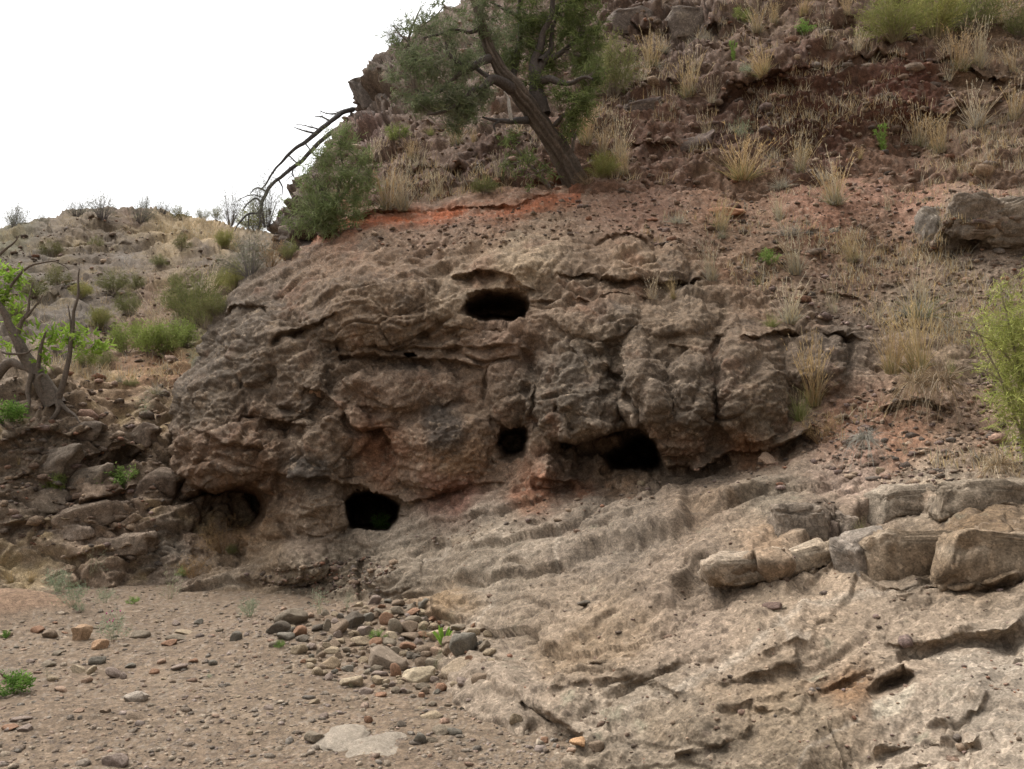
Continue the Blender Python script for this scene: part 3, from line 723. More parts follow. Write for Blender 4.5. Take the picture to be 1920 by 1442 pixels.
# --- the dry wash: gravelly sand
class Wash: pass
G_ = Wash()
ss = np.concatenate([np.linspace(-1.8, -0.8, 50), np.linspace(-0.78, 0.5, 470), np.linspace(0.53, 1.6, 40)])
ys = np.concatenate([np.linspace(-6, 2.1, 30), 2.2 * (15 / 2.2) ** np.linspace(0, 1, 290)])
sx, sy = np.meshgrid(ss, ys)
def wash_z(x, y):
    p = np.stack([x, y, 0 * x], -1)
    z = 0.05 * perlin(p * 0.7) + 0.022 * fbm(p * 2.3 + 3, 3)
    bar = np.exp(-((x + 4.8) / 0.7) ** 2 - ((y - 8.5) / 0.5) ** 2)
    z = z + 0.26 * bar                                       # the sand bar at the left
    z = z + 0.17 * np.exp(-(((x + 1.25) / 0.95) ** 2 + ((y - 8.0) / 0.85) ** 2))     # under the cobble heap
    return z
X, Yw = sx * np.maximum(sy, 5.0 + 0.0 * sy) * (sy < 2.2) + sx * sy * (sy >= 2.2), sy
Z = wash_z(X, Yw)
P = np.stack([X, Yw, Z], -1)
bar = np.exp(-((X + 4.8) / 0.7) ** 2 - ((Yw - 8.5) / 0.5) ** 2)
sand = sstep(0.25, 0.6, bar + 0.12 * fbm(P * 3, 3))
w1, w2, wc = worley(P * 28.0)
grit = np.clip(0.45 - w1, 0, 1) * (JIT[wc, 1] > 0.35)
v1, v2, vc = worley(P * 55.0 + 3)
patch = sstep(-0.25, 0.3, fbm(P * 1.3 + 20, 3))
P[..., 2] += (1 - sand) * ((0.02 * patch + 0.006) * grit + 0.010 * np.clip(0.45 - v1, 0, 1)) + 0.008 * fbm(P * 9, 3)
G_.P = P
col = np.zeros(P.shape) + np.array([.31, .235, .17])
col = col * (1 + 0.22 * fbm(P * 1.4, 4, 0.6))[..., None]
tint(sstep(0.0, 0.4, fbm(P * 0.9 + 44, 3)), (.38, .30, .22), 0.5)
tint((1 - sand) * (w1 < 0.4) * (JIT[wc, 1] > 0.35) * (JIT[wc, 2] > 0.6), (.42, .36, .30), 0.6)
tint((1 - sand) * (w1 < 0.4) * (JIT[wc, 1] > 0.35) * (JIT[wc, 2] < 0.22), (.17, .14, .125), 0.6)
tint((1 - sand) * (v1 < 0.4) * (JIT[vc, 2] > 0.75), (.50, .43, .35), 0.5)
tint((1 - sand) * (v1 < 0.4) * (JIT[vc, 2] < 0.12), (.14, .11, .10), 0.5)
tint(sand, (.40, .27, .185), 0.85)
grid_mesh('wash_ground', P, 0.43 * col * np.array([1, .95, .89]), M_SOIL)
# the plain the wash runs through, out to the horizon
q = np.array([-400, -120, -40, -15, -8, 0, 8, 15, 40, 120, 400.0])
gx, gy = np.meshgrid(q, q)
PP = np.stack([gx, gy, np.full(gx.shape, -0.35)], -1)
grid_mesh('ground', PP, np.zeros(PP.shape) + np.array([.30, .23, .17]), M_SOIL)
# ------------------------------------------------------------------ finding places, making things
RNG = np.random.RandomState(5)

def project(P):
    v = np.asarray(P, float) - EYE
    cp, sp = math.cos(PITCH), math.sin(PITCH)
    fwd = v[..., 1] * cp + v[..., 2] * sp
    upw = -v[..., 1] * sp + v[..., 2] * cp
    return CX + F * v[..., 0] / fwd, CY - F * upw / fwd, fwd

def wash_hit(px, py):
    rx, rz = rays(px, py)
    Y = 6.0
    for _ in range(14):
        if rz > -0.03:
            return None
        z = float(wash_z(np.float64(rx * Y), np.float64(Y)))
        Y = 0.5 * Y + 0.5 * (z - EYE[2]) / rz
    return Vector((rx * Y, Y, z))

def surf(px, py):
    """the nearest surface of the terrain the photograph shows at px, py: its point and normal"""
    best = None
    for s in (C_, H_, B_):
        if not (s.xs[0] <= px <= s.xs[-1] and s.ys[0] <= py <= s.ys[-1]):
            continue
        j, i = int(np.searchsorted(s.xs, px)), int(np.searchsorted(s.ys, py))
        i0, i1, j0, j1 = max(i - 9, 0), i + 10, max(j - 9, 0), j + 10
        Pw = s.P[i0:i1, j0:j1]
        x, y, f = project(Pw)
        e = np.hypot(x - px, y - py)
        if e.min() > 9:
            continue
        k = np.unravel_index(np.argmin(e + 0.0 * f), e.shape)
        if best is None or Pw[k][1] < best[0][1]:
            best = (Pw[k], s.N[i0:i1, j0:j1][k])
    w = wash_hit(px, py) if py > 950 else None
    if w is not None and (best is None or w.y < best[0][1]):
        return w, Vector((0, 0, 1))
    if best is None:
        return Vector(at(px, py, 12.0)), Vector((0, 0, 1))
    n = Vector(best[1])
    if n.y > 0:
        n = -n
    return Vector(best[0]), n

def mesh(name, V, Fc, rgb, mat, smooth=False):
    """V (n,3), Fc list/array of equal-sized faces, rgb (n,3)"""
    V = np.asarray(V, np.float32)
    Fc = np.asarray(Fc, np.int32)
    k = Fc.shape[1]
    me = bpy.data.meshes.new(name)
    me.vertices.add(len(V))
    me.vertices.foreach_set('co', V.reshape(-1))
    me.loops.add(Fc.size)
    me.loops.foreach_set('vertex_index', Fc.reshape(-1))
    me.polygons.add(len(Fc))
    me.polygons.foreach_set('loop_start', np.arange(0, Fc.size, k, dtype=np.int32))
    me.update(calc_edges=True)
    if smooth:
        me.shade_smooth()
    set_col(me, np.broadcast_to(np.asarray(rgb, np.float32), (len(V), 3)))
    me.materials.append(mat)
    return me

def link(name, me, parent=None, kind=None):
    o = bpy.data.objects.new(name, me)
    COL.objects.link(o)
    o.parent = parent
    if kind:
        o['kind'] = kind
    return o

def tag(o, label, cat, group=None):
    o['label'] = label
    o['category'] = cat
    if group:
        o['group'] = group
    return o

def copy_thing(src, name=None):
    o = src.copy()
    COL.objects.link(o)
    for ch in src.children:
        k = ch.copy()
        COL.objects.link(k)
        k.parent = o
        for g in ch.children:
            q = g.copy()
            COL.objects.link(q)
            q.parent = k
    return o

def stone_material(name, own=False):
    m = bpy.data.materials.new(name)
    m.use_nodes = True
    nt = m.node_tree
    N, L = nt.nodes, nt.links
    b = N['Principled BSDF']
    b.inputs['Roughness'].default_value = 0.9
    b.inputs['Specular IOR Level'].default_value = 0.2
    oi = N.new('ShaderNodeObjectInfo')
    tc = N.new('ShaderNodeTexCoord')
    n1 = N.new('ShaderNodeTexNoise'); n1.inputs['Scale'].default_value = 3.5; n1.inputs['Detail'].default_value = 9; n1.inputs['Roughness'].default_value = 0.72
    geo = N.new('ShaderNodeNewGeometry')
    n2 = N.new('ShaderNodeTexNoise'); n2.inputs['Scale'].default_value = 120; n2.inputs['Detail'].default_value = 4
    L.new(geo.outputs['Position'], n2.inputs['Vector'])
    L.new(tc.outputs['Object'], n1.inputs['Vector'])
    r = N.new('ShaderNodeMapRange'); r.inputs['From Min'].default_value = 0.3; r.inputs['From Max'].default_value = 0.7; r.inputs['To Min'].default_value = 0.62; r.inputs['To Max'].default_value = 1.38
    L.new(n1.outputs['Fac'], r.inputs['Value'])
    r2 = N.new('ShaderNodeMapRange'); r2.inputs['From Min'].default_value = 0.3; r2.inputs['From Max'].default_value = 0.75; r2.inputs['To Min'].default_value = 0.7; r2.inputs['To Max'].default_value = 1.4
    L.new(n2.outputs['Fac'], r2.inputs['Value'])
    mu = N.new('ShaderNodeMath'); mu.operation = 'MULTIPLY'
    L.new(r.outputs[0], mu.inputs[0]); L.new(r2.outputs[0], mu.inputs[1])
    sc = N.new('ShaderNodeVectorMath'); sc.operation = 'SCALE'
    if own:
        at_ = N.new('ShaderNodeAttribute'); at_.attribute_name = 'col'
        mm = N.new('ShaderNodeVectorMath'); mm.operation = 'MULTIPLY'
        L.new(oi.outputs['Color'], mm.inputs[0]); L.new(at_.outputs['Color'], mm.inputs[1])
        L.new(mm.outputs[0], sc.inputs[0])
    else:
        L.new(oi.outputs['Color'], sc.inputs[0])
    L.new(mu.outputs[0], sc.inputs['Scale'])
    L.new(sc.outputs[0], b.inputs['Base Color'])
    bp = N.new('ShaderNodeBump'); bp.inputs['Strength'].default_value = 0.5; bp.inputs['Distance'].default_value = 0.02
    L.new(n1.outputs['Fac'], bp.inputs['Height']); L.new(bp.outputs[0], b.inputs['Normal'])
    return m
M_STONE = stone_material('river_stone')

def ico(level):
    import bmesh
    bm = bmesh.new()
    bmesh.ops.create_icosphere(bm, subdivisions=level, radius=1.0)
    V = np.array([v.co[:] for v in bm.verts])
    Fc = np.array([[v.index for v in f.verts] for f in bm.faces])
    bm.free()
    return V, Fc
ICO3, ICO2, ICO1 = ico(4), ico(3), ico(1)

def stone_shape(seed, cuts, rough, base=None):
    r = np.random.RandomState(seed)
    V, Fc = base or ICO2
    V = V.copy()
    for _ in range(cuts):                                    # broken faces
        n = r.normal(size=3); n /= np.linalg.norm(n)
        h = r.uniform(0.5, 0.82)
        k = V @ n - h
        V = V - np.where(k > 0, k * 1.0, 0)[:, None] * n
    d = rough * (fbm(V * 1.3 + seed * 3.7, 3) + 0.35 * fbm(V * 4 + seed, 3))
    V = V * (1 + d)[:, None]
    V /= np.abs(V).max(0)
    return V, Fc
ROUND = [mesh('cobble', *stone_shape(100 + k, 6, 0.26), (1, 1, 1), M_STONE, True) for k in range(6)]
ANGLED = [mesh('rock', *stone_shape(200 + k, 13, 0.14), (1, 1, 1), M_STONE, True) for k in range(10)]
BOULDER = [mesh('boulder', *stone_shape(300 + k, 10, 0.22, ICO3), (1, 1, 1), M_STONE, True) for k in range(6)]

HEAP = [(495,1150),(530,1128),(600,1150),(690,1125),(790,1120),(830,1165),(915,1175),(925,1245),(900,1280),(800,1305),(690,1300),(600,1265),(540,1225),(500,1200)]
occupied = []

def stone(name, px, py, w, h, rgb, label=None, cat='stone', group=None, shape='round', tilt=0.0, seed=0, depth=0.85, lift=0.0):
    """a stone whose middle shows at px, py, w by h photograph pixels large, sunk a little into what it lies on"""
    r = random.Random(seed * 977 + int(px * 13 + py))
    p, n = surf(px, py + 0.36 * h)
    m = p.y / F
    pool = {'round': ROUND, 'angled': ANGLED, 'boulder': BOULDER}[shape]
    o = bpy.data.objects.new(name, pool[r.randrange(len(pool))])
    COL.objects.link(o)
    sx_, sz_ = w * m / 2, h * m / 2
    o.scale = (sx_ * 1.04, depth * sx_ * r.uniform(0.75, 1.0), sz_ * 1.12)
    o.rotation_euler = (r.uniform(-0.15, 0.15), math.radians(tilt) + r.uniform(-0.08, 0.08), r.choice((0, math.pi)) + r.uniform(-0.35, 0.35))
    o.location = p + Vector((0, 0.35 * sx_, 0.48 * sz_ + lift))
    j = 1 + r.uniform(-0.08, 0.08)
    o.color = (rgb[0] * j * 1.07, rgb[1] * j, rgb[2] * j * 0.88, 1)     # warmth put into the colour to offset the slightly blue skylight
    if label:
        tag(o, label, cat, group)
    occupied.append((px, py, w, h))
    return o

GREY, DARK, BROWN, RUST, TAN, CREAM, BLUE, PURP, PINK = (.148,.126,.102), (.085,.073,.062), (.155,.12,.093), (.19,.115,.08), (.225,.185,.138), (.25,.21,.16), (.122,.113,.10), (.17,.138,.125), (.235,.172,.135)
HG = 'cobbles in the heap at the foot of the slab'
WG = 'stones lying on the gravel of the wash'
LG = 'blocks of the broken ledges'
SALIENT = [
 ('boulder',544,1160,64,38,GREY,'grey humped boulder crowning the left end of the cobble heap',HG,'boulder',-8),
 ('cobble',520,1178,48,28,DARK,'dark rounded cobble leaning against the humped grey boulder',HG,'round',0),
 ('cobble',536,1193,40,20,BLUE,'flat greenish grey cobble below the dark leaning one',HG,'round',0),
 ('cobble',563,1183,32,24,RUST,'reddish brown cobble right of the humped grey boulder',HG,'round',10),
 ('cobble',596,1176,30,18,DARK,'dark grey cobble at the saddle of the heap, near its left end',HG,'round',-15),
 ('boulder',660,1164,46,36,DARK,'dark grey boulder in the upper middle of the heap',HG,'boulder',20),
 ('cobble',631,1180,46,22,BROWN,'long brown cobble tilted up against the dark middle boulder',HG,'round',-35),
 ('cobble',612,1172,18,28,GREY,'narrow grey cobble standing upright behind the long tilted one',HG,'round',10),
 ('cobble',710,1147,32,16,GREY,'grey slab shaped cobble leaning at the back of the heap',HG,'angled',-38),
 ('cobble',697,1146,22,14,PINK,'pinkish cobble at the very back of the heap',HG,'round',-30),
 ('cobble',746,1146,32,18,GREY,'rounded grey cobble at the back, beside the rusty sliver',HG,'round',-10),
 ('cobble',770,1148,42,11,RUST,'long rusty sliver of stone topping the back of the heap',HG,'angled',-22),
 ('cobble',774,1161,40,22,GREY,'smooth grey cobble under the long rusty sliver',HG,'round',-5),
 ('cobble',741,1174,30,34,GREY,'tall dark grey cobble standing in the right half of the heap',HG,'round',15),
 ('cobble',768,1177,42,26,BROWN,'broad brown cobble right of the tall standing one',HG,'angled',0),
 ('cobble',771,1193,42,17,BROWN,'flat brown cobble under the broad brown one',HG,'round',0),
 ('cobble',723,1161,28,26,RUST,'orange stained cobble between the grey slab and the tall cobble',HG,'angled',20),
 ('cobble',684,1183,32,22,PURP,'knobbly purple grey cobble in the centre of the heap',HG,'angled',0),
 ('cobble',703,1203,26,18,RUST,'brick red cobble below the knobbly purple one',HG,'round',0),
 ('cobble',762,1210,36,22,RUST,'rough rust coloured lump of stone on the heap',HG,'angled',-10),
 ('cobble',676,1203,40,17,TAN,'long beige grey cobble in the middle of the heap',HG,'round',-12),
 ('cobble',729,1204,30,15,GREY,'flat pale grey cobble left of the rust coloured lump',HG,'round',-15),
 ('cobble',619,1219,34,15,TAN,'long pale cobble low on the left slope of the heap',HG,'round',-10),
 ('cobble',798,1218,32,22,BROWN,'brown cobble right of the rust coloured lump',HG,'round',-20),
 ('boulder',819,1190,38,32,(.33,.27,.20),'cream coloured round boulder behind the broad leaved plant',HG,'boulder',0),
 ('boulder',873,1208,60,50,BLUE,'large blue grey boulder at the right end of the heap',HG,'boulder',8),
 ('cobble',862,1176,34,16,GREY,'grey cobble peeping out behind the large blue grey boulder',HG,'round',0),
 ('cobble',840,1219,24,22,BROWN,'brown cobble tucked against the large blue grey boulder',HG,'round',30),
 ('cobble',824,1207,22,16,PINK,'small pinkish cobble under the broad leaved plant',HG,'round',0),
 ('boulder',720,1237,86,46,(.17,.14,.115),'big flat topped dark brown slab at the front of the heap',HG,'boulder',-4),
 ('cobble',620,1245,40,26,(.21,.165,.12),'brown wedge of rock low on the left of the heap front',HG,'angled',10),
 ('cobble',742,1257,24,32,RUST,'red brown cobble standing between the flat slab and the cream one',HG,'round',12),
 ('boulder',782,1264,66,38,(.28,.24,.185),'cream angular slab at the front of the heap',HG,'boulder',14),
 ('boulder',863,1258,70,54,(.245,.20,.155),'large squarish tan boulder below the blue grey one',HG,'boulder',0),
 ('cobble',808,1246,34,26,GREY,'grey block behind the cream angular slab',HG,'angled',0),
 ('cobble',787,1242,26,20,BROWN,'brown cobble wedged behind the cream angular slab',HG,'round',0),
 ('cobble',770,1229,24,14,DARK,'small black cobble behind the brown wedged one',HG,'round',20),
 ('cobble',711,1263,34,14,PURP,'flat purple brown cobble under the big dark slab',HG,'round',0),
 ('cobble',711,1277,32,16,TAN,'tan cobble at the very foot of the heap',HG,'angled',-20),
 ('boulder',662,1279,52,22,CREAM,'flat cream stone half buried left of the heap foot',HG,'boulder',0),
 ('cobble',793,1287,30,14,GREY,'grey half buried cobble below the cream angular slab',HG,'round',0),
 ('boulder',151,1184,36,46,(.25,.175,.12),'brown upright boulder beside the pink flowered plant',WG,'boulder',0),
 ('stone',184,1209,32,22,(.25,.165,.11),'brown stone at the foot of the upright boulder',WG,'round',0),
 ('stone',63,1180,30,18,RUST,'rusty stone on the sand edge at the far left',WG,'angled',0),
 ('stone',93,1188,34,22,BROWN,'brown stone between the rusty one and the upright boulder',WG,'round',-15),
 ('stone',177,1238,36,20,BLUE,'blue grey flat stone touching two pale slivers',WG,'round',0),
 ('stone',145,1257,40,13,CREAM,'longer pale sliver of stone below the blue grey one',WG,'angled',-36),
 ('stone',166,1260,28,11,CREAM,'shorter pale sliver of stone below the blue grey one',WG,'angled',-40),
 ('stone',214,1265,40,16,PURP,'purple grey slab tilted on the gravel',WG,'angled',-30),
 ('stone',230,1267,18,17,PURP,'small purple stone leaning on the tilted slab',WG,'angled',-30),
 ('boulder',251,1306,46,27,(.23,.205,.185),'smooth grey boulder alone on the open gravel',WG,'boulder',-8),
 ('stone',250,1344,44,14,BROWN,'thin dark slab below the lone grey boulder',WG,'angled',-20),
 ('stone',197,1332,24,14,BROWN,'brown stone left of the thin dark slab',WG,'angled',-10),
 ('boulder',211,1428,50,24,PURP,'purple flat stone at the bottom edge of the picture',WG,'boulder',0),
 ('stone',441,1194,26,20,BLUE,'blue black cobble alone left of the heap',WG,'round',-20),
 ('stone',340,1185,42,12,TAN,'long tan stone on the bare gravel behind',WG,'angled',-6),
 ('stone',330,1197,44,14,GREY,'long grey stone just below the long tan one',WG,'round',0),
 ('stone',318,1206,34,12,RUST,'red brown thin stone below the long grey one',WG,'angled',8),
 ('stone',258,1190,42,18,GREY,'grey brown stone right of the pink flowered plant',WG,'round',0),
 ('stone',287,1259,20,12,RUST,'rust brown stone alone on the gravel',WG,'round',0),
 ('stone',330,1252,40,11,PURP,'purple splinter of rock on the open gravel',WG,'angled',14),
 ('stone',245,1248,24,11,BLUE,'grey stone above the tilted purple slab',WG,'round',0),
 ('stone',85,1245,34,14,GREY,'grey stone on the far left gravel above the green weed',WG,'round',-8),
 ('stone',30,1350,46,10,PURP,'thin reddish slab below the green weed at left',WG,'angled',-4),
 ('stone',46,1366,30,16,PURP,'purple brown stone right of the thin reddish slab',WG,'angled',-10),
 ('stone',10,1364,36,12,RUST,'rusty stone cut by the left edge of the picture',WG,'angled',0),
 ('stone',25,1268,60,26,GREY,'grey stone behind the green weed at the left edge',WG,'angled',-20),
 ('stone',590,1385,42,22,GREY,'grey wedge shaped stone beside the pale bedrock patch',WG,'angled',-18),
 ('stone',788,1383,26,30,BLUE,'blue grey pointed stone right of the pale bedrock patch',WG,'angled',20),
 ('stone',826,1370,40,20,GREY,'grey brown stone behind the pointed blue grey one',WG,'round',-10),
 ('stone',853,1372,30,15,BLUE,'flat blue grey stone right of the pointed one',WG,'round',5),
 ('stone',811,1388,22,12,GREY,'small grey stone in front of the pointed blue grey one',WG,'round',0),
 ('stone',966,1346,28,24,TAN,'round tan stone in the hollow under the slab lip',WG,'round',-20),
 ('stone',1086,1391,36,18,(.36,.23,.14),'orange tan stone at the foot of the slab',WG,'round',0),
 ('stone',1116,1400,34,20,BROWN,'brown stone right of the orange tan one',WG,'angled',-10),
 ('stone',1073,1407,24,13,PINK,'pink stone in front of the orange tan one',WG,'round',0),
 ('stone',1021,1389,18,13,RUST,'small red stone left of the orange tan one',WG,'angled',0),
 ('stone',690,1350,18,15,RUST,'small red stone on the gravel above the pale bedrock',WG,'angled',0),
 ('stone',810,1341,42,14,TAN,'tan stone at the gravel edge below the heap',WG,'angled',-10),
 ('stone',1205,905,22,12,TAN,'small tan rock lying in front of the overhang','loose rocks on the cliff','angled',0),
 ('stone',1650,880,22,14,CREAM,'white topped rock on the ledge at right','loose rocks on the cliff','angled',0),
 ('stone',1100,1131,34,14,DARK,'dark loose rock lodged in the hollow of the slab','loose rocks on the cliff','angled',0),
 ('stone',1450,1137,42,16,(.12,.085,.075),'dark purple stone perched on the pale slab','loose rocks on the cliff','angled',0),
 ('boulder',593,728,36,34,(.27,.185,.135),'tan blocky knob jutting out of the cliff face','loose rocks on the cliff','boulder',-20),
 ('stone',1562,430,26,16,BLUE,'grey stone on the slope between dry tufts','loose rocks on the cliff','angled',0),
 ('stone',1520,590,26,20,BROWN,'round brown stone under a dry tuft on the ledge','loose rocks on the cliff','round',0),
 ('stone',1690,592,26,26,DARK,'dark stone caught beside the big grey tuft','loose rocks on the cliff','round',0),
 ('boulder',1440,860,44,24,(.33,.245,.195),'pinkish rock wedged at the right end of the overhang','loose rocks on the cliff','boulder',-35),
 ('stone',1360,393,80,22,(.27,.15,.095),'orange red boulder half buried in the slope','loose rocks on the cliff','boulder',0),
]
for k, (nm, px, py, w, h, rgb, lab, grp, shp, tl) in enumerate(SALIENT):
    stone(nm, px, py, w, h, rgb, lab, 'boulder' if nm == 'boulder' else 'rock' if nm == 'rock_block' else 'stone', grp, shp, tl, k)
BLOCKS = [
 ('rock_block',1500,975,86,70,(.155,.122,.092),'squarish brown block at the left of the broken ledge cluster',LG,'block',4),
 ('rock_block',1548,990,46,78,(.15,.112,.085),'upright brown block in the middle of the broken ledge cluster',LG,'block',-4),
 ('rock_block',1590,988,38,56,(.16,.125,.095),'small block beside the green tuft in the slab crack',LG,'block',6),
 ('rock_block',1632,1042,76,78,(.18,.148,.118),'grey block at the left end of the thick brown ledge',LG,'block',-12),
 ('rock_block',1745,1042,200,96,(.165,.122,.082),'thick brown ledge block under the long crack, nearer the middle',LG,'block',-3),
 ('rock_block',1885,1040,190,96,(.16,.116,.076),'thick brown ledge block reaching the right edge of the picture',LG,'block',-2),
 ('rock_block',1720,935,150,58,(.185,.148,.11),'upper ledge block above the long crack, left one',LG,'block',-6),
 ('rock_block',1860,930,170,66,(.175,.138,.10),'upper ledge block under the hanging grey tuft',LG,'block',-2),
 ('rock_block',1400,1062,150,44,(.235,.185,.135),'flat tan ledge block, left half of the pale step',LG,'block',-8),
 ('rock_block',1510,1048,120,46,(.24,.185,.13),'flat tan ledge block, right half of the pale step',LG,'block',-6),
 ('rock_block',1800,452,110,46,(.15,.118,.09),'low brown rock under the long outcrop at the right edge, left one',LG,'block',4),
 ('rock_block',1905,452,120,54,(.14,.11,.085),'low brown rock under the long outcrop, cut by the right edge',LG,'block',-3),
 ('rock_block',1770,415,76,100,(.155,.13,.105),'upright grey end of the outcrop at the right edge',LG,'block',8),
 ('rock_block',1838,392,96,74,(.145,.115,.088),'middle hump of the brown outcrop at the right edge above the rubble',LG,'block',8),
 ('rock_block',1908,402,96,88,(.135,.107,.08),'last hump of the brown outcrop, cut by the right edge above the rubble',LG,'block',-5),
]

ICO4, ICO5 = ico(4), ico(5)
def rock_block(px, py, w, h, rgb, label, tilt, seed, sq=0.30, base=None, out=0.55, grp='blocks of the broken ledges', chip=1.0, beds_=1.0, lean=0.0):
    """a joint-bounded block still set in its ledge: squared off, bedded, chipped"""
    r = np.random.RandomState(seed)
    V, Fc = base or ICO5
    V = np.sign(V) * np.abs(V) ** sq
    for _ in range(6):
        n = r.normal(size=3) * np.array([1, .8, .8]); n /= np.linalg.norm(n)
        k = V @ n - r.uniform(0.9, 1.2)
        V = V - np.where(k > 0, k, 0)[:, None] * n
    p, n_ = surf(px, py + 0.30 * h)
    m = p.y / F
    s_ = np.array([w * m / 2 * 1.05, max(0.5 * w * m / 2, 0.16), h * m / 2 * 1.05])
    V = V * s_
    V[:, 2] += V[:, 0] * math.tan(math.radians(-tilt))
    V[:, 0] += V[:, 2] * r.uniform(-.2 - lean, .2 + lean)
    V[:, 0] += lean * 0.5 * s_[0] * perlin(V / s_ * 1.1 + seed)
    V[:, 2] += lean * 0.6 * s_[2] * perlin(V / s_ * 1.1 + seed + 20)
    V[:, 1] += lean * (V[:, 0] * r.uniform(-.8, .8) + V[:, 2] * r.uniform(-.3, .6))
    q = V + seed * 1.7
    nrm = V / (s_ * s_); nrm /= np.linalg.norm(nrm, axis=1, keepdims=True)
    fa, fe = facets(q * 5, 0.2)
    zz = (q[:, 2] + 0.05 * perlin(q * 2)) / 0.085
    bed = np.abs((zz - np.floor(zz)) - 0.5) * 2
    amp = sstep(-.1, .3, perlin(q * np.array([1.5, 1.5, 5])))
    d = 0.06 * fbm(q * 2.2, 3) + 0.035 * fa - 0.03 * beds_ * amp * sstep(0.7, 1, bed) + 0.03 * fbm(q * 8, 4, .6) + 0.010 * fbm(q * 26, 2)
    V = V + nrm * (chip * d)[:, None]
    cc = np.array(rgb)[None] * (1 + 0.5 * fbm(q * 2.6, 4, .6))[:, None]
    ed = sstep(.1, .45, fbm(q * np.array([2, 2, 6.]) + 9, 4))[:, None]
    cc = cc + (np.array([.30, .25, .19]) - cc) * 0.4 * ed
    o = link('rock_block', mesh('rock_block', V, Fc, cc, M_ROCK, True))
    o.location = p + Vector((0, out * s_[1], 0.28 * s_[2]))
    tag(o, label, 'rock', grp)
for k, e in enumerate(BLOCKS):
    rock_block(*e[1:7], e[9], 700 + k, out=0.8 if e[2] < 500 else 0.72, chip=1.9 if e[2] < 500 else 1.5, beds_=0.4, lean=0.3 if e[2] < 500 else 0.12, sq=0.5 if e[2] < 500 else 0.30)
BK = 'rocks of the left bank'
for k, e in enumerate([(60,868,120,64,(0.135,0.107,0.082),'big grey rock at the left edge under the gnarled roots',-6),(150,895,90,50,(0.125,0.098,0.073),'grey rock right of the big one under the roots',-8),(50,935,120,50,(0.150,0.116,0.086),'long low rock at the left edge, above the pale ledge',-4),
                       (165,960,130,46,(0.150,0.112,0.082),'broad brown rock below the bright green round bush',-6),(285,905,70,60,(0.120,0.088,0.065),'dark rock against the foot of the cave outcrop',-10),(80,1005,150,36,(0.200,0.153,0.116),'pale ledge rock low on the left bank',-5),
                       (215,1020,130,36,(0.185,0.140,0.103),'pinkish ledge rock low on the left bank, right of the pale one',-6),(250,815,70,50,(0.125,0.093,0.069),'rock in the gully mouth above the bright green bush',-12),(130,810,70,44,(0.130,0.100,0.076),'rock just under the gnarled tree, right of its roots',-8)]):
    rock_block(*e, 830 + k, 0.50, ICO4, 1.25, BK, 1.5, 0.5, 0.7)
TG = 'crag rocks on the hillside'
for k, e in enumerate([(695,165,54,66,(.125,.105,.09),'crag block on the skyline under the bare twigs',-4),(735,185,70,50,(.12,.10,.085),'crag block just inside the skyline one',-6),(690,225,50,50,(.125,.095,.08),'reddish crag block under the skyline one',-4),(1190,30,90,60,(.10,.078,.063),'dark block of the top rock wall, left end',-6),
                       (1285,35,80,76,(.115,.092,.075),'tall pale block of the top rock wall',-2),(1345,45,60,50,(.105,.08,.066),'block of the top rock wall, right end',-6),(1210,200,70,36,(.10,.075,.062),'dark ledge rock on the slope right of the juniper',-10),(1290,265,90,34,(.10,.074,.06),'brown ledge rock left of the dark red bank',-8)]):
    rock_block(*e, 860 + k, 0.40, ICO4, 0.85, TG, 1.6, 0.7, 0.5)

# pale bedrock showing through the gravel near the bottom of the picture
PALE = [mesh('bedrock', *stone_shape(401 + k, 4, 0.3, ICO3), (1, 1, 1), M_STONE, True) for k in range(2)]
for k, (px, py, w, h, lab) in enumerate([(645,1383,96,30,'smaller pale bedrock hump worn smooth in the gravel'), (712,1397,128,40,'larger pale bedrock hump worn smooth in the gravel')]):
    p = wash_hit(px, py)
    o = bpy.data.objects.new('bedrock_patch', PALE[k])
    COL.objects.link(o)
    m = p.y / F
    o.scale = (w * m / 2, 0.26, 0.045)
    o.location = p + Vector((0, 0, -0.015))
    o.color = (.205, .17, .13, 1)
    tag(o, lab, 'bedrock')
    occupied.append((px, py, w, h))

# the smaller cobbles of the heap, then the larger pebbles strewn over the gravel
HUES = [GREY, GREY, GREY, BROWN, BROWN, BROWN, RUST, TAN, TAN, TAN, BLUE, PURP, PURP, PINK, CREAM, DARK]
rs = random.Random(3)
n_heap = 0
HEAPED, LOOSE = [], []
for _ in range(12000):
    if n_heap >= 185:
        break
    px, py = rs.uniform(495, 930), rs.uniform(1125, 1305)
    w = 11 + 22 * rs.random() ** 1.8
    h = w * rs.uniform(0.5, 0.8)
    if not in_poly(np.array([px]), np.array([py]), HEAP)[0]:
        continue
    if any(abs(px - a) < 0.27 * (w + c_) and abs(py - b_) < 0.24 * (h + d_) for a, b_, c_, d_ in occupied):
        continue
    rgb = rs.choice(HUES)
    word = {GREY: 'grey', BROWN: 'brown', RUST: 'rusty', TAN: 'tan', BLUE: 'blue grey', PURP: 'purple grey', PINK: 'pinkish', CREAM: 'cream', DARK: 'blackish'}[rgb]
    o_ = stone('cobble', px, py, w, h, rgb, 'small ' + word + ' cobble filling a gap in the heap below the slab', 'stone', HG, rs.choice(('round', 'angled', 'angled')), rs.uniform(-35, 35), n_heap, 0.9)
    HEAPED.append((o_, px, py, word))
    n_heap += 1
n_loose = 0
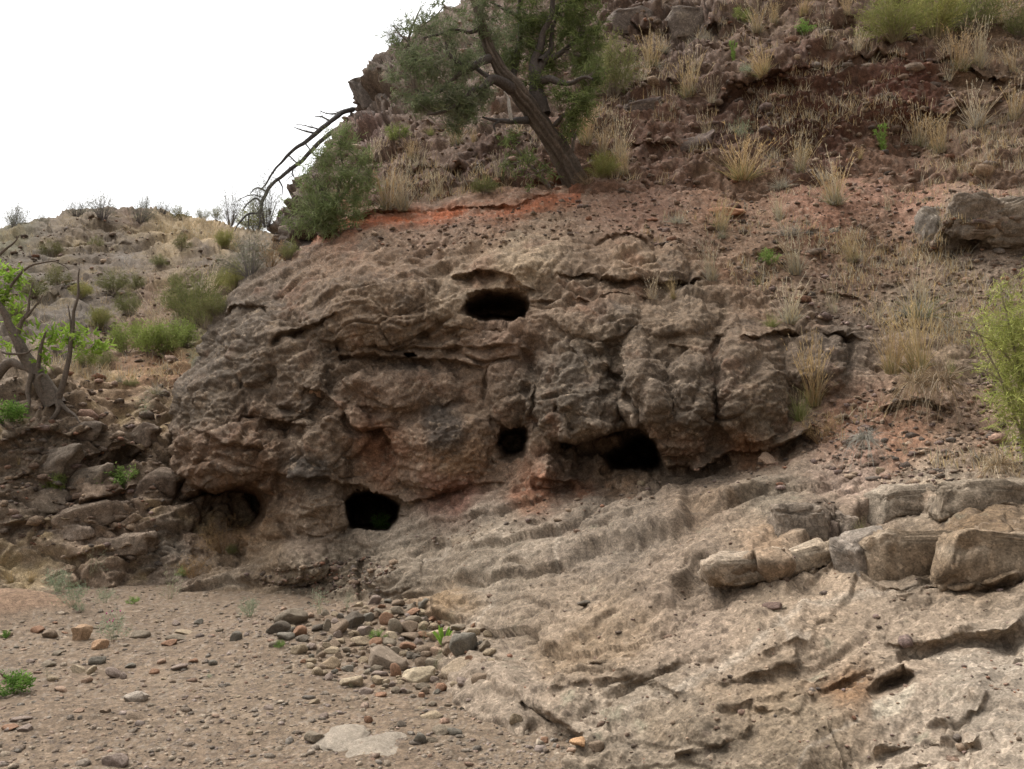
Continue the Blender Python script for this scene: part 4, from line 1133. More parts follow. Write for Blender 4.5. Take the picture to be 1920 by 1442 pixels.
for _ in range(12000):
    if n_loose >= 62:
        break
    t = rs.random()
    if t < 0.45:
        px, py = rs.uniform(0, 420), rs.uniform(1165, 1290)
    elif t < 0.7:
        px, py = rs.uniform(500, 900), rs.uniform(1290, 1360)
    else:
        px, py = rs.uniform(0, 1250), rs.uniform(1280, 1440)
    if in_poly(np.array([px]), np.array([py]), HEAP)[0]:
        continue
    p, n_ = surf(px, py)
    if abs(p.z - float(wash_z(np.float64(p.x), np.float64(p.y)))) > 0.02:
        continue
    w = 10 + 16 * rs.random() ** 2
    h = w * rs.uniform(0.32, 0.6)
    if any(abs(px - a) < 0.5 * (w + c_) and abs(py - b_) < 0.5 * (h + d_) for a, b_, c_, d_ in occupied):
        continue
    rgb = rs.choice(HUES)
    word = {GREY: 'grey', BROWN: 'brown', RUST: 'rusty', TAN: 'tan', BLUE: 'blue grey', PURP: 'purple grey', PINK: 'pinkish', CREAM: 'cream', DARK: 'blackish'}[rgb]
    o_ = stone('stone', px, py, w, h, rgb, 'palm sized ' + word + ' stone lying loose on the open gravel', 'stone', WG, rs.choice(('round', 'angled', 'angled')), rs.uniform(-20, 20), n_loose, 0.9)
    LOOSE.append((o_, px, py, word))
    n_loose += 1

def short_name(lab):
    w = lab.split()
    for k in range(2, len(w)):
        if w[k] in ('in','at','on','below','of','left','right','beside','crowning','leaning','tilted','standing','topping','behind','under','between','low','peeping','tucked','wedged','half','above','alone','touching','near','with','along','growing','and','from','jutting','lying','lodged','perched','caught'):
            return ' '.join(w[:k])
    return ' '.join(w[:5])
taken = set()
def name_by_neighbours(items, fmt):
    for o, px, py, word in items:
        near = sorted(SALIENT, key=lambda e: (e[1] - px) ** 2 + (1.4 * (e[2] - py)) ** 2)
        done = False
        for e in near[:9]:
            dx, dy = px - e[1], py - e[2]
            rel = ('just right of' if dx > 0 else 'just left of') if abs(dx) > 1.2 * abs(dy) else ('just in front of' if dy > 0 else 'just behind')
            if abs(dx) + abs(dy) > 90:
                rel = rel.replace('just', 'some way')
            lab = fmt.format(word=word) + ' ' + rel + ' the ' + short_name(e[6])
            if lab not in taken and len(lab.split()) <= 16:
                taken.add(lab); o['label'] = lab; done = True
                break
        if not done:
            e = near[0]; f = near[1]
            o['label'] = fmt.format(word=word) + ' between the ' + short_name(e[6]) + ' and the ' + short_name(f[6])

def scatter_mesh(name, pts, sizes, rgb, flat=0.6, base=ICO1, mat=None):
    n = len(pts)
    V0, F0 = base
    k = len(V0)
    V = V0[None] * (1 + 0.28 * RNG.uniform(-1, 1, size=(n, k, 1)))
    ax = np.stack([RNG.uniform(0.7, 1.3, n), RNG.uniform(0.7, 1.3, n), flat * RNG.uniform(0.6, 1.2, n)], -1)
    V = V * ax[:, None] * sizes[:, None, None]
    a = RNG.uniform(0, 2 * math.pi, n)
    b_ = RNG.uniform(-0.4, 0.4, n)
    ca, sa, cb, sb = np.cos(a), np.sin(a), np.cos(b_), np.sin(b_)
    x, y, z = V[..., 0], V[..., 1], V[..., 2]
    x, z = x * cb[:, None] + z * sb[:, None], -x * sb[:, None] + z * cb[:, None]
    x, y = x * ca[:, None] - y * sa[:, None], x * sa[:, None] + y * ca[:, None]
    V = np.stack([x, y, z], -1) + pts[:, None]
    Fc = F0[None] + (np.arange(n) * k)[:, None, None]
    c_ = np.repeat(rgb[:, None], k, 1)
    return link(name, mesh(name, V.reshape(-1, 3), Fc.reshape(-1, 3), c_.reshape(-1, 3), mat or M_SOIL), None, 'stuff')

def hue_pick(n, pale=0.0):
    T = np.array(HUES)
    c_ = T[RNG.randint(0, len(T), n)] * RNG.uniform(0.75, 1.35, (n, 1))
    return c_ + (np.array([.40, .33, .26]) - c_) * pale

name_by_neighbours(HEAPED, 'small {word} cobble')
name_by_neighbours(LOOSE, 'palm sized {word} stone')
# gravel of the wash
n = 19000
s_ = RNG.uniform(-0.78, 0.45, n)
y_ = 3.4 * (10.4 / 3.4) ** RNG.uniform(0, 1, n)
x_ = s_ * y_
dens = fbm(np.stack([x_ * 0.8, y_ * 0.8, 0 * x_], -1), 3)
inbar = np.exp(-((x_ + 4.8) / 0.7) ** 2 - ((y_ - 8.5) / 0.5) ** 2) > 0.35
keep = (RNG.uniform(-0.5, 0.5, n) < dens + 0.25) & ~inbar
x_, y_ = x_[keep], y_[keep]
r_ = np.clip(0.0085 * np.exp(RNG.normal(0, 0.55, len(x_))), 0.003, 0.034)
z_ = wash_z(x_, y_) + 0.1 * r_
scatter_mesh('gravel', np.stack([x_, y_, z_], -1), r_, hue_pick(len(x_), 0.2) * np.array([.80, .77, .74]))

# rubble on the slopes
def slope_points(s, n, poly):
    poly = np.array(poly, float)
    x = RNG.uniform(poly[:, 0].min(), poly[:, 0].max(), n * 3)
    y = RNG.uniform(poly[:, 1].min(), poly[:, 1].max(), n * 3)
    k = in_poly(x, y, poly)
    x, y = x[k][:n], y[k][:n]
    j = np.clip(np.searchsorted(s.xs, x), 0, len(s.xs) - 1)
    i = np.clip(np.searchsorted(s.ys, y), 0, len(s.ys) - 1)
    return s.P[i, j], s.N[i, j], x, y
pp, rr = [], []
for s, n, poly, r0 in [(C_, 2600, [(640,440),(1080,370),(1250,345),(1930,335),(1930,640),(1640,620),(1480,590),(1330,500),(1150,440),(800,480)], 0.018),
                       (C_, 1300, [(1500,800),(1570,740),(1640,730),(1760,700),(1950,690),(1950,930),(1700,930),(1600,905),(1500,860)], 0.016),
                       (H_, 2600, [(520,440),(560,340),(650,220),(780,60),(900,0),(1930,0),(1930,330),(1080,350),(700,410)], 0.030),
                       (B_, 900, [(120,1040),(0,1000),(0,700),(250,560),(400,600),(330,720),(300,850),(310,1060)], 0.028), (B_, 500, [(0,560),(0,440),(200,400),(440,440),(420,560)], 0.034),
                       (C_, 700, [(900,1010),(1300,930),(1930,920),(1930,1440),(1250,1440),(1000,1390),(900,1260),(820,1140)], 0.007), (C_, 260, [(760,1000),(1100,900),(1480,860),(1500,920),(1150,960),(800,1040)], 0.012), (C_, 500, [(460,1080),(640,1040),(760,1060),(700,1120),(560,1120)], 0.014)]:
    P_, N_, x, y = slope_points(s, n, poly)
    r = np.clip(r0 * np.exp(RNG.normal(0, 0.55, len(P_))), 0.006, 0.14)
    pp.append(P_ + np.array([0, 0, 1]) * (0.15 * r)[:, None])
    rr.append(r)
pp, rr = np.concatenate(pp), np.concatenate(rr)
scatter_mesh('rubble', pp, rr, hue_pick(len(pp), 0.0) * np.array([1.05, .92, .85]) * 0.85)
# ------------------------------------------------------------------ plants
def leaf_material(name, through=0.3):
    m = bpy.data.materials.new(name)
    m.use_nodes = True
    nt = m.node_tree
    N, L = nt.nodes, nt.links
    N.remove(N['Principled BSDF'])
    a = N.new('ShaderNodeAttribute'); a.attribute_name = 'col'
    oi = N.new('ShaderNodeObjectInfo')
    mu = N.new('ShaderNodeMix'); mu.data_type = 'RGBA'; mu.blend_type = 'MULTIPLY'; mu.inputs['Factor'].default_value = 1
    L.new(a.outputs['Color'], mu.inputs[6]); L.new(oi.outputs['Color'], mu.inputs[7])
    d = N.new('ShaderNodeBsdfDiffuse'); t = N.new('ShaderNodeBsdfTranslucent'); mx = N.new('ShaderNodeMixShader')
    mx.inputs[0].default_value = through
    L.new(mu.outputs[2], d.inputs['Color']); L.new(mu.outputs[2], t.inputs['Color'])
    L.new(d.outputs[0], mx.inputs[1]); L.new(t.outputs[0], mx.inputs[2])
    L.new(mx.outputs[0], N['Material Output'].inputs['Surface'])
    return m
M_LEAF = leaf_material('leaf')

def bark_material():
    m = rock_material('bark', fine=0.8, bump=0.9, speck=0.0, scale=2.0)
    return m
M_BARK = bark_material()

def unit(v):
    return v / np.maximum(np.linalg.norm(v, axis=-1, keepdims=True), 1e-9)

def ribbons(base, dirs, length, width, droop=0.0, nseg=3, r=RNG, tip=0.15, curl=0.0):
    """blades as ribbons: base (n,3), dirs (n,3); returns verts, quads, blade index of each vertex, 0..1 along the blade"""
    n = len(base)
    length = np.broadcast_to(length, n); width = np.broadcast_to(width, n); droop = np.broadcast_to(droop, n)
    side = unit(np.cross(dirs, r.normal(size=(n, 3))))
    t = np.linspace(0, 1, nseg + 1)
    cv = r.normal(size=(n, 3)) * curl
    pts = base[:, None] + dirs[:, None] * (length[:, None] * t)[..., None] + cv[:, None] * (length[:, None] * t ** 2)[..., None]
    pts[..., 2] -= (droop * length)[:, None] * t[None] ** 2
    wd = width[:, None] * (1 - (1 - tip) * t[None] ** 1.3)
    a = pts + side[:, None] * wd[..., None] / 2
    b_ = pts - side[:, None] * wd[..., None] / 2
    V = np.stack([a, b_], 2).reshape(-1, 3)
    k = np.arange(nseg)
    q = np.stack([2 * k, 2 * k + 1, 2 * k + 3, 2 * k + 2], -1)
    Fc = (q[None] + (np.arange(n) * 2 * (nseg + 1))[:, None, None]).reshape(-1, 4)
    who = np.repeat(np.arange(n), 2 * (nseg + 1))
    tt = np.tile(np.repeat(t, 2), n)
    return V, Fc, who, tt

def joinv(parts):
    V, Fc, C = [], [], []
    k = 0
    for v, f, c_ in parts:
        V.append(v); Fc.append(np.asarray(f) + k); C.append(np.broadcast_to(c_, (len(v), 3)))
        k += len(v)
    return np.concatenate(V), np.concatenate(Fc), np.concatenate(C)

def shades(cols, n, r, var=0.2):
    cols = np.array(cols)
    return cols[r.randint(0, len(cols), n)] * r.uniform(1 - var, 1 + var, (n, 1))

def up_dirs(n, r, spread, az=None):
    az = r.uniform(0, 2 * math.pi, n) if az is None else az
    t = np.abs(r.normal(0, spread, n))
    return np.stack([np.sin(t) * np.cos(az), np.sin(t) * np.sin(az), np.cos(t)], -1), az

STRAW, GOLD, PALE_S, GREYG, OLIVE = (.40,.315,.195), (.41,.295,.145), (.45,.39,.28), (.29,.27,.215), (.20,.19,.085)

def tuft(seed, n_blade, n_stalk, bl, spread, droop, blade_cols, stalk_cols, r0=0.10, stalk_spread=0.19, wd=0.0095):
    """a bunch grass one metre tall: low leaves and tall seed stalks"""
    r = np.random.RandomState(seed)
    o = bpy.data.objects.new('grass_tuft', None)
    COL.objects.link(o)
    def base(n):
        a, q = r.uniform(0, 2 * math.pi, n), r0 * np.sqrt(r.uniform(0, 1, n))
        return np.stack([q * np.cos(a), q * np.sin(a), np.full(n, -0.02)], -1), a
    b_, a = base(n_blade)
    d, _ = up_dirs(n_blade, r, spread, a + r.normal(0, 0.7, n_blade))
    V, Fc, who, tt = ribbons(b_, d, bl * r.uniform(0.45, 1.1, n_blade), wd * r.uniform(.8, 1.5, n_blade), droop * r.uniform(0.3, 1.3, n_blade), 4, r, curl=0.18)
    link('blades', mesh('grass_blades', V, Fc, shades(blade_cols, n_blade, r)[who], M_LEAF), o)
    if n_stalk:
        b_, a = base(n_stalk)
        d, _ = up_dirs(n_stalk, r, stalk_spread, a + r.normal(0, 0.8, n_stalk))
        ln = 1.0 - 0.6 * r.uniform(0, 1, n_stalk) ** 1.6
        V, Fc, who, tt = ribbons(b_, d, ln, wd * 0.75, r.uniform(-0.02, 0.22, n_stalk), 4, r, tip=0.7, curl=0.12)
        c_ = shades(stalk_cols, n_stalk, r)
        P1 = (V, Fc, c_[who])
        # seed heads: short bristles on the upper third
        k = 4
        tipb = V.reshape(n_stalk, 5, 2, 3).mean(2)
        sel = np.repeat(np.arange(n_stalk), k)
        f = r.uniform(0.55, 1.0, len(sel))[:, None]
        bb = tipb[sel, 2] * (1 - f) + tipb[sel, 4] * f
        dd = unit(d[sel] + r.normal(0, 0.35, (len(sel), 3)))
        V2, F2, w2, _ = ribbons(bb, dd, r.uniform(.03, .08, len(sel)), wd * 1.2, 0.1, 1, r)
        P2 = (V2, F2, (c_[sel] * 1.15)[w2])
        V, Fc, C = joinv([P1, P2])
        link('seed_stalks', mesh('grass_stalks', V, Fc, C, M_LEAF), o)
    return o

PROTO = {
 'straw': [tuft(1, 150, 75, .45, .45, .35, [STRAW, GREYG, OLIVE], [STRAW, GOLD, PALE_S]), tuft(2, 130, 55, .5, .4, .3, [STRAW, GREYG], [STRAW, PALE_S], .08), tuft(3, 170, 90, .4, .5, .4, [STRAW, OLIVE, GREYG], [STRAW, STRAW, GOLD], .14)],
 'gold':  [tuft(4, 170, 110, .55, .35, .3, [GOLD, OLIVE, STRAW], [GOLD, GOLD, STRAW], .12, .2), tuft(5, 150, 85, .5, .5, .3, [GOLD, OLIVE], [GOLD, STRAW], .1, .25)],
 'wisp':  [tuft(6, 40, 30, .4, .5, .3, [PALE_S, GREYG], [PALE_S, STRAW], .12, .22), tuft(7, 50, 38, .5, .4, .3, [STRAW, GREYG], [STRAW, PALE_S], .14, .18)],
 'grey':  [tuft(8, 190, 16, .75, .75, .6, [GREYG, GREYG, PALE_S, (.24,.23,.20)], [STRAW, PALE_S], .14, .25), tuft(9, 170, 8, .8, .65, .5, [GREYG, (.34,.31,.25), OLIVE], [STRAW], .16, .25)],
 'droop': [tuft(10, 260, 0, 1.0, .95, 1.5, [(.33,.31,.27), (.26,.24,.21), (.36,.33,.27)], [], .12), tuft(11, 220, 0, 1.0, 1.1, 1.4, [(.30,.22,.13), (.22,.16,.10), (.34,.28,.2)], [], .14)],
 'green': [tuft(12, 170, 14, .75, .4, .3, [(.17,.22,.06), (.20,.21,.075), (.28,.25,.11)], [STRAW], .1, .25), tuft(13, 150, 10, .8, .5, .35, [(.19,.22,.07), (.25,.24,.10)], [STRAW], .12, .25)],
}

def bush(seed, name, n_stem, n_leaf, leaf_len, leaf_w, leaf_cols, stem_cols, w=0.5, h=1.0, low=0.15, erect=0.6, cluster=0.06, nseg=1, droop=0.1, stem_w=0.012, fill=0.35):
    """a shrub one metre tall: forking stems and the leaves along them"""
    r = np.random.RandomState(seed)
    o = bpy.data.objects.new(name, None)
    COL.objects.link(o)
    tips, parts, bones = [], [], []
    for k in range(n_stem):
        a = r.uniform(0, 2 * math.pi)
        e = math.sqrt(r.uniform(0, 1))
        tip = np.array([w * e * math.cos(a), w * e * math.sin(a), h * (low + (1 - low) * math.sqrt(max(1 - e * e, 0)) * r.uniform(0.55, 1.05))])
        b0 = np.array([0.12 * w * math.cos(a), 0.12 * w * math.sin(a), -0.03])
        mid = b0 * 0.5 + tip * 0.5 * np.array([1 - 0.5 * erect, 1 - 0.5 * erect, 1]) + r.normal(0, 0.03, 3)
        t = np.linspace(0, 1, 6)[:, None]
        bones.append((1 - t) ** 2 * b0 + 2 * t * (1 - t) * mid + t * t * tip)
    bones = np.array(bones)
    nb = len(bones)
    side = unit(np.cross(bones[:, -1] - bones[:, 0], r.normal(size=(nb, 3))))
    wd = stem_w * np.linspace(1, 0.25, 6)[None, :, None]
    for s2 in (side, unit(np.cross(bones[:, -1] - bones[:, 0], side))):
        V = np.stack([bones + s2[:, None] * wd / 2, bones - s2[:, None] * wd / 2], 2).reshape(-1, 3)
        kk = np.arange(5)
        q = np.stack([2 * kk, 2 * kk + 1, 2 * kk + 3, 2 * kk + 2], -1)
        Fc = (q[None] + (np.arange(nb) * 12)[:, None, None]).reshape(-1, 4)
        parts.append((V, Fc, np.repeat(shades(stem_cols, nb, r), 12, 0)))
    V, Fc, C = joinv(parts)
    link('stems', mesh('shrub_stems', V, Fc, C, M_LEAF), o)
    if n_leaf:
        k = r.randint(0, nb, n_leaf)
        f = 5 * (1 - (1 - fill) * 0 - (1 - fill) * r.uniform(0, 1, n_leaf) ** 1.5)
        f = np.clip(f, 0, 4.999)
        i = f.astype(int)
        fr = (f - i)[:, None]
        p = bones[k, i] * (1 - fr) + bones[k, i + 1] * fr + r.normal(0, cluster, (n_leaf, 3))
        d = unit(unit(bones[k, i + 1] - bones[k, i]) * erect + r.normal(0, 0.55, (n_leaf, 3)))
        V, Fc, who, tt = ribbons(p, d, leaf_len * r.uniform(.6, 1.3, n_leaf), leaf_w * r.uniform(.7, 1.3, n_leaf), droop, nseg, r, tip=0.35)
        link('foliage', mesh('shrub_foliage', V, Fc, (shades(leaf_cols, nb, r, .18)[k] * r.uniform(.8, 1.2, (n_leaf, 1)))[who], M_LEAF), o)
    return o
TWIG = [(.17,.13,.10), (.22,.18,.14)]
PROTO.update({
 'olive':  [bush(20, 'shrub', 40, 2600, .07, .012, [(.15,.15,.06), (.18,.17,.075), (.12,.125,.05)], TWIG, .55, 1), bush(21, 'shrub', 46, 2800, .08, .012, [(.17,.17,.07), (.14,.15,.06)], TWIG, .6, 1, erect=.8)],
 'lime':   [bush(22, 'shrub', 30, 1500, .09, .024, [(.22,.27,.075), (.26,.295,.10), (.18,.22,.06)], TWIG, .55, 1), bush(23, 'shrub', 34, 1700, .08, .022, [(.24,.27,.09), (.195,.23,.07)], TWIG, .65, 1)],
 'yellow': [bush(24, 'shrub', 60, 4200, .075, .009, [(.25,.24,.075), (.29,.27,.10), (.20,.21,.07)], [(.28,.23,.14)], .5, 1, erect=1.0, cluster=.04), bush(25, 'shrub', 70, 4200, .08, .009, [(.24,.235,.08), (.19,.20,.07)], [(.28,.23,.14)], .55, 1, erect=.9)],
 'bare':   [bush(26, 'shrub', 60, 900, .09, .010, [(.16,.16,.11), (.14,.145,.11)], [(.16,.14,.13)], .6, 1, erect=.7, stem_w=.014), bush(27, 'shrub', 50, 1300, .08, .012, [(.15,.155,.10), (.18,.17,.12)], [(.16,.14,.13)], .65, 1, erect=.7)],
 'weed':   [bush(28, 'weed', 26, 1000, .08, .016, [(.25,.29,.19), (.29,.32,.22), (.22,.27,.16)], [(.24,.26,.16)], .6, 1, erect=.8), bush(29, 'weed', 22, 700, .09, .015, [(.26,.30,.20), (.22,.27,.16)], [(.24,.26,.16)], .75, 1, erect=.7)],
 'herb':   [bush(30, 'herb', 22, 800, .13, .05, [(.13,.22,.05), (.17,.27,.06), (.10,.18,.04)], [(.14,.18,.06)], .6, 1, erect=.5, cluster=.09), bush(31, 'herb', 26, 900, .10, .035, [(.15,.24,.06), (.20,.28,.08)], [(.14,.18,.06)], .7, 1, erect=.6)],
 'thin':   [bush(32, 'weed', 9, 150, .10, .014, [(.27,.31,.20), (.30,.32,.22)], [(.28,.28,.18)], .35, 1, erect=1.2, stem_w=.010), bush(33, 'weed', 12, 160, .09, .012, [(.29,.30,.20), (.32,.31,.2)], [(.3,.28,.18)], .5, 1, erect=1.2, stem_w=.009)],
 'brush':  [bush(34, 'shrub', 60, 900, .10, .008, [(.30,.20,.10), (.24,.16,.085)], [(.24,.15,.085), (.30,.20,.11)], .7, 1, erect=.4, stem_w=.009), bush(35, 'shrub', 50, 500, .09, .008, [(.26,.17,.09)], [(.22,.15,.10), (.32,.25,.16)], .75, 1, erect=.4)],
 'spike':  [bush(36, 'leafy_stalk', 3, 360, .11, .018, [(.18,.29,.055), (.21,.32,.075)], [(.2,.28,.08)], .20, 1, low=.6, erect=1.0, cluster=.03, stem_w=.03, fill=.05)],
 'rosette':[bush(37, 'leafy_plant', 9, 9, .01, .01, [(.2,.36,.05)], [(.24,.38,.07), (.18,.32,.05)], .8, 1, low=.5, erect=.2, stem_w=.30)],
})
used = set()
GROUPS = {'straw': 'dry straw coloured grass tufts', 'gold': 'golden grass tufts', 'wisp': 'sparse wisps of dry grass', 'grey': 'grey green grass tufts', 'droop': 'grass tufts with hanging dead leaves', 'green': 'green grass tufts',
          'olive': 'olive shrubs', 'lime': 'lime green shrubs', 'yellow': 'yellow green shrubs', 'bare': 'half bare shrubs on the skyline', 'weed': 'silvery weeds on the wash', 'herb': 'leafy green herbs', 'thin': 'thin wispy weeds', 'brush': 'brown dead brush'}
CATS = {'straw': 'grass', 'gold': 'grass', 'wisp': 'grass', 'grey': 'grass', 'droop': 'grass', 'green': 'grass', 'olive': 'shrub', 'lime': 'shrub', 'yellow': 'shrub', 'bare': 'shrub', 'brush': 'shrub'}
prnd = random.Random(8)

def plant(kind, px, py, hpx, label, wide=1.0, tint_=None):
    pool = PROTO[kind]
    k = prnd.randrange(len(pool))
    src = pool[k]
    if (kind, k) in used:
        o = copy_thing(src)
    else:
        o = src
        used.add((kind, k))
    p, n = surf(px, py)
    s_ = hpx * p.y / F * (1.18 if kind in ('straw', 'gold', 'grey') else 1.0)
    if kind == 'droop':
        p = p + Vector((0, -0.26, 0.14))
    o.location = p
    o.rotation_euler = (prnd.uniform(-.15, .15), prnd.uniform(-.2, .2), prnd.uniform(0, 6.28))
    s_ *= prnd.uniform(.88, 1.18)
    wide *= prnd.uniform(.8, 1.3)
    o.scale = (s_ * wide, s_ * wide, s_)
    j = prnd.uniform(.85, 1.12)
    t = tint_ or (1, 1, 1)
    for ch in o.children:
        ch.color = (t[0] * j, t[1] * j * prnd.uniform(.97, 1.03), t[2] * j, 1)
    tag(o, label, CATS.get(kind, 'plant'), GROUPS.get(kind))
    return o

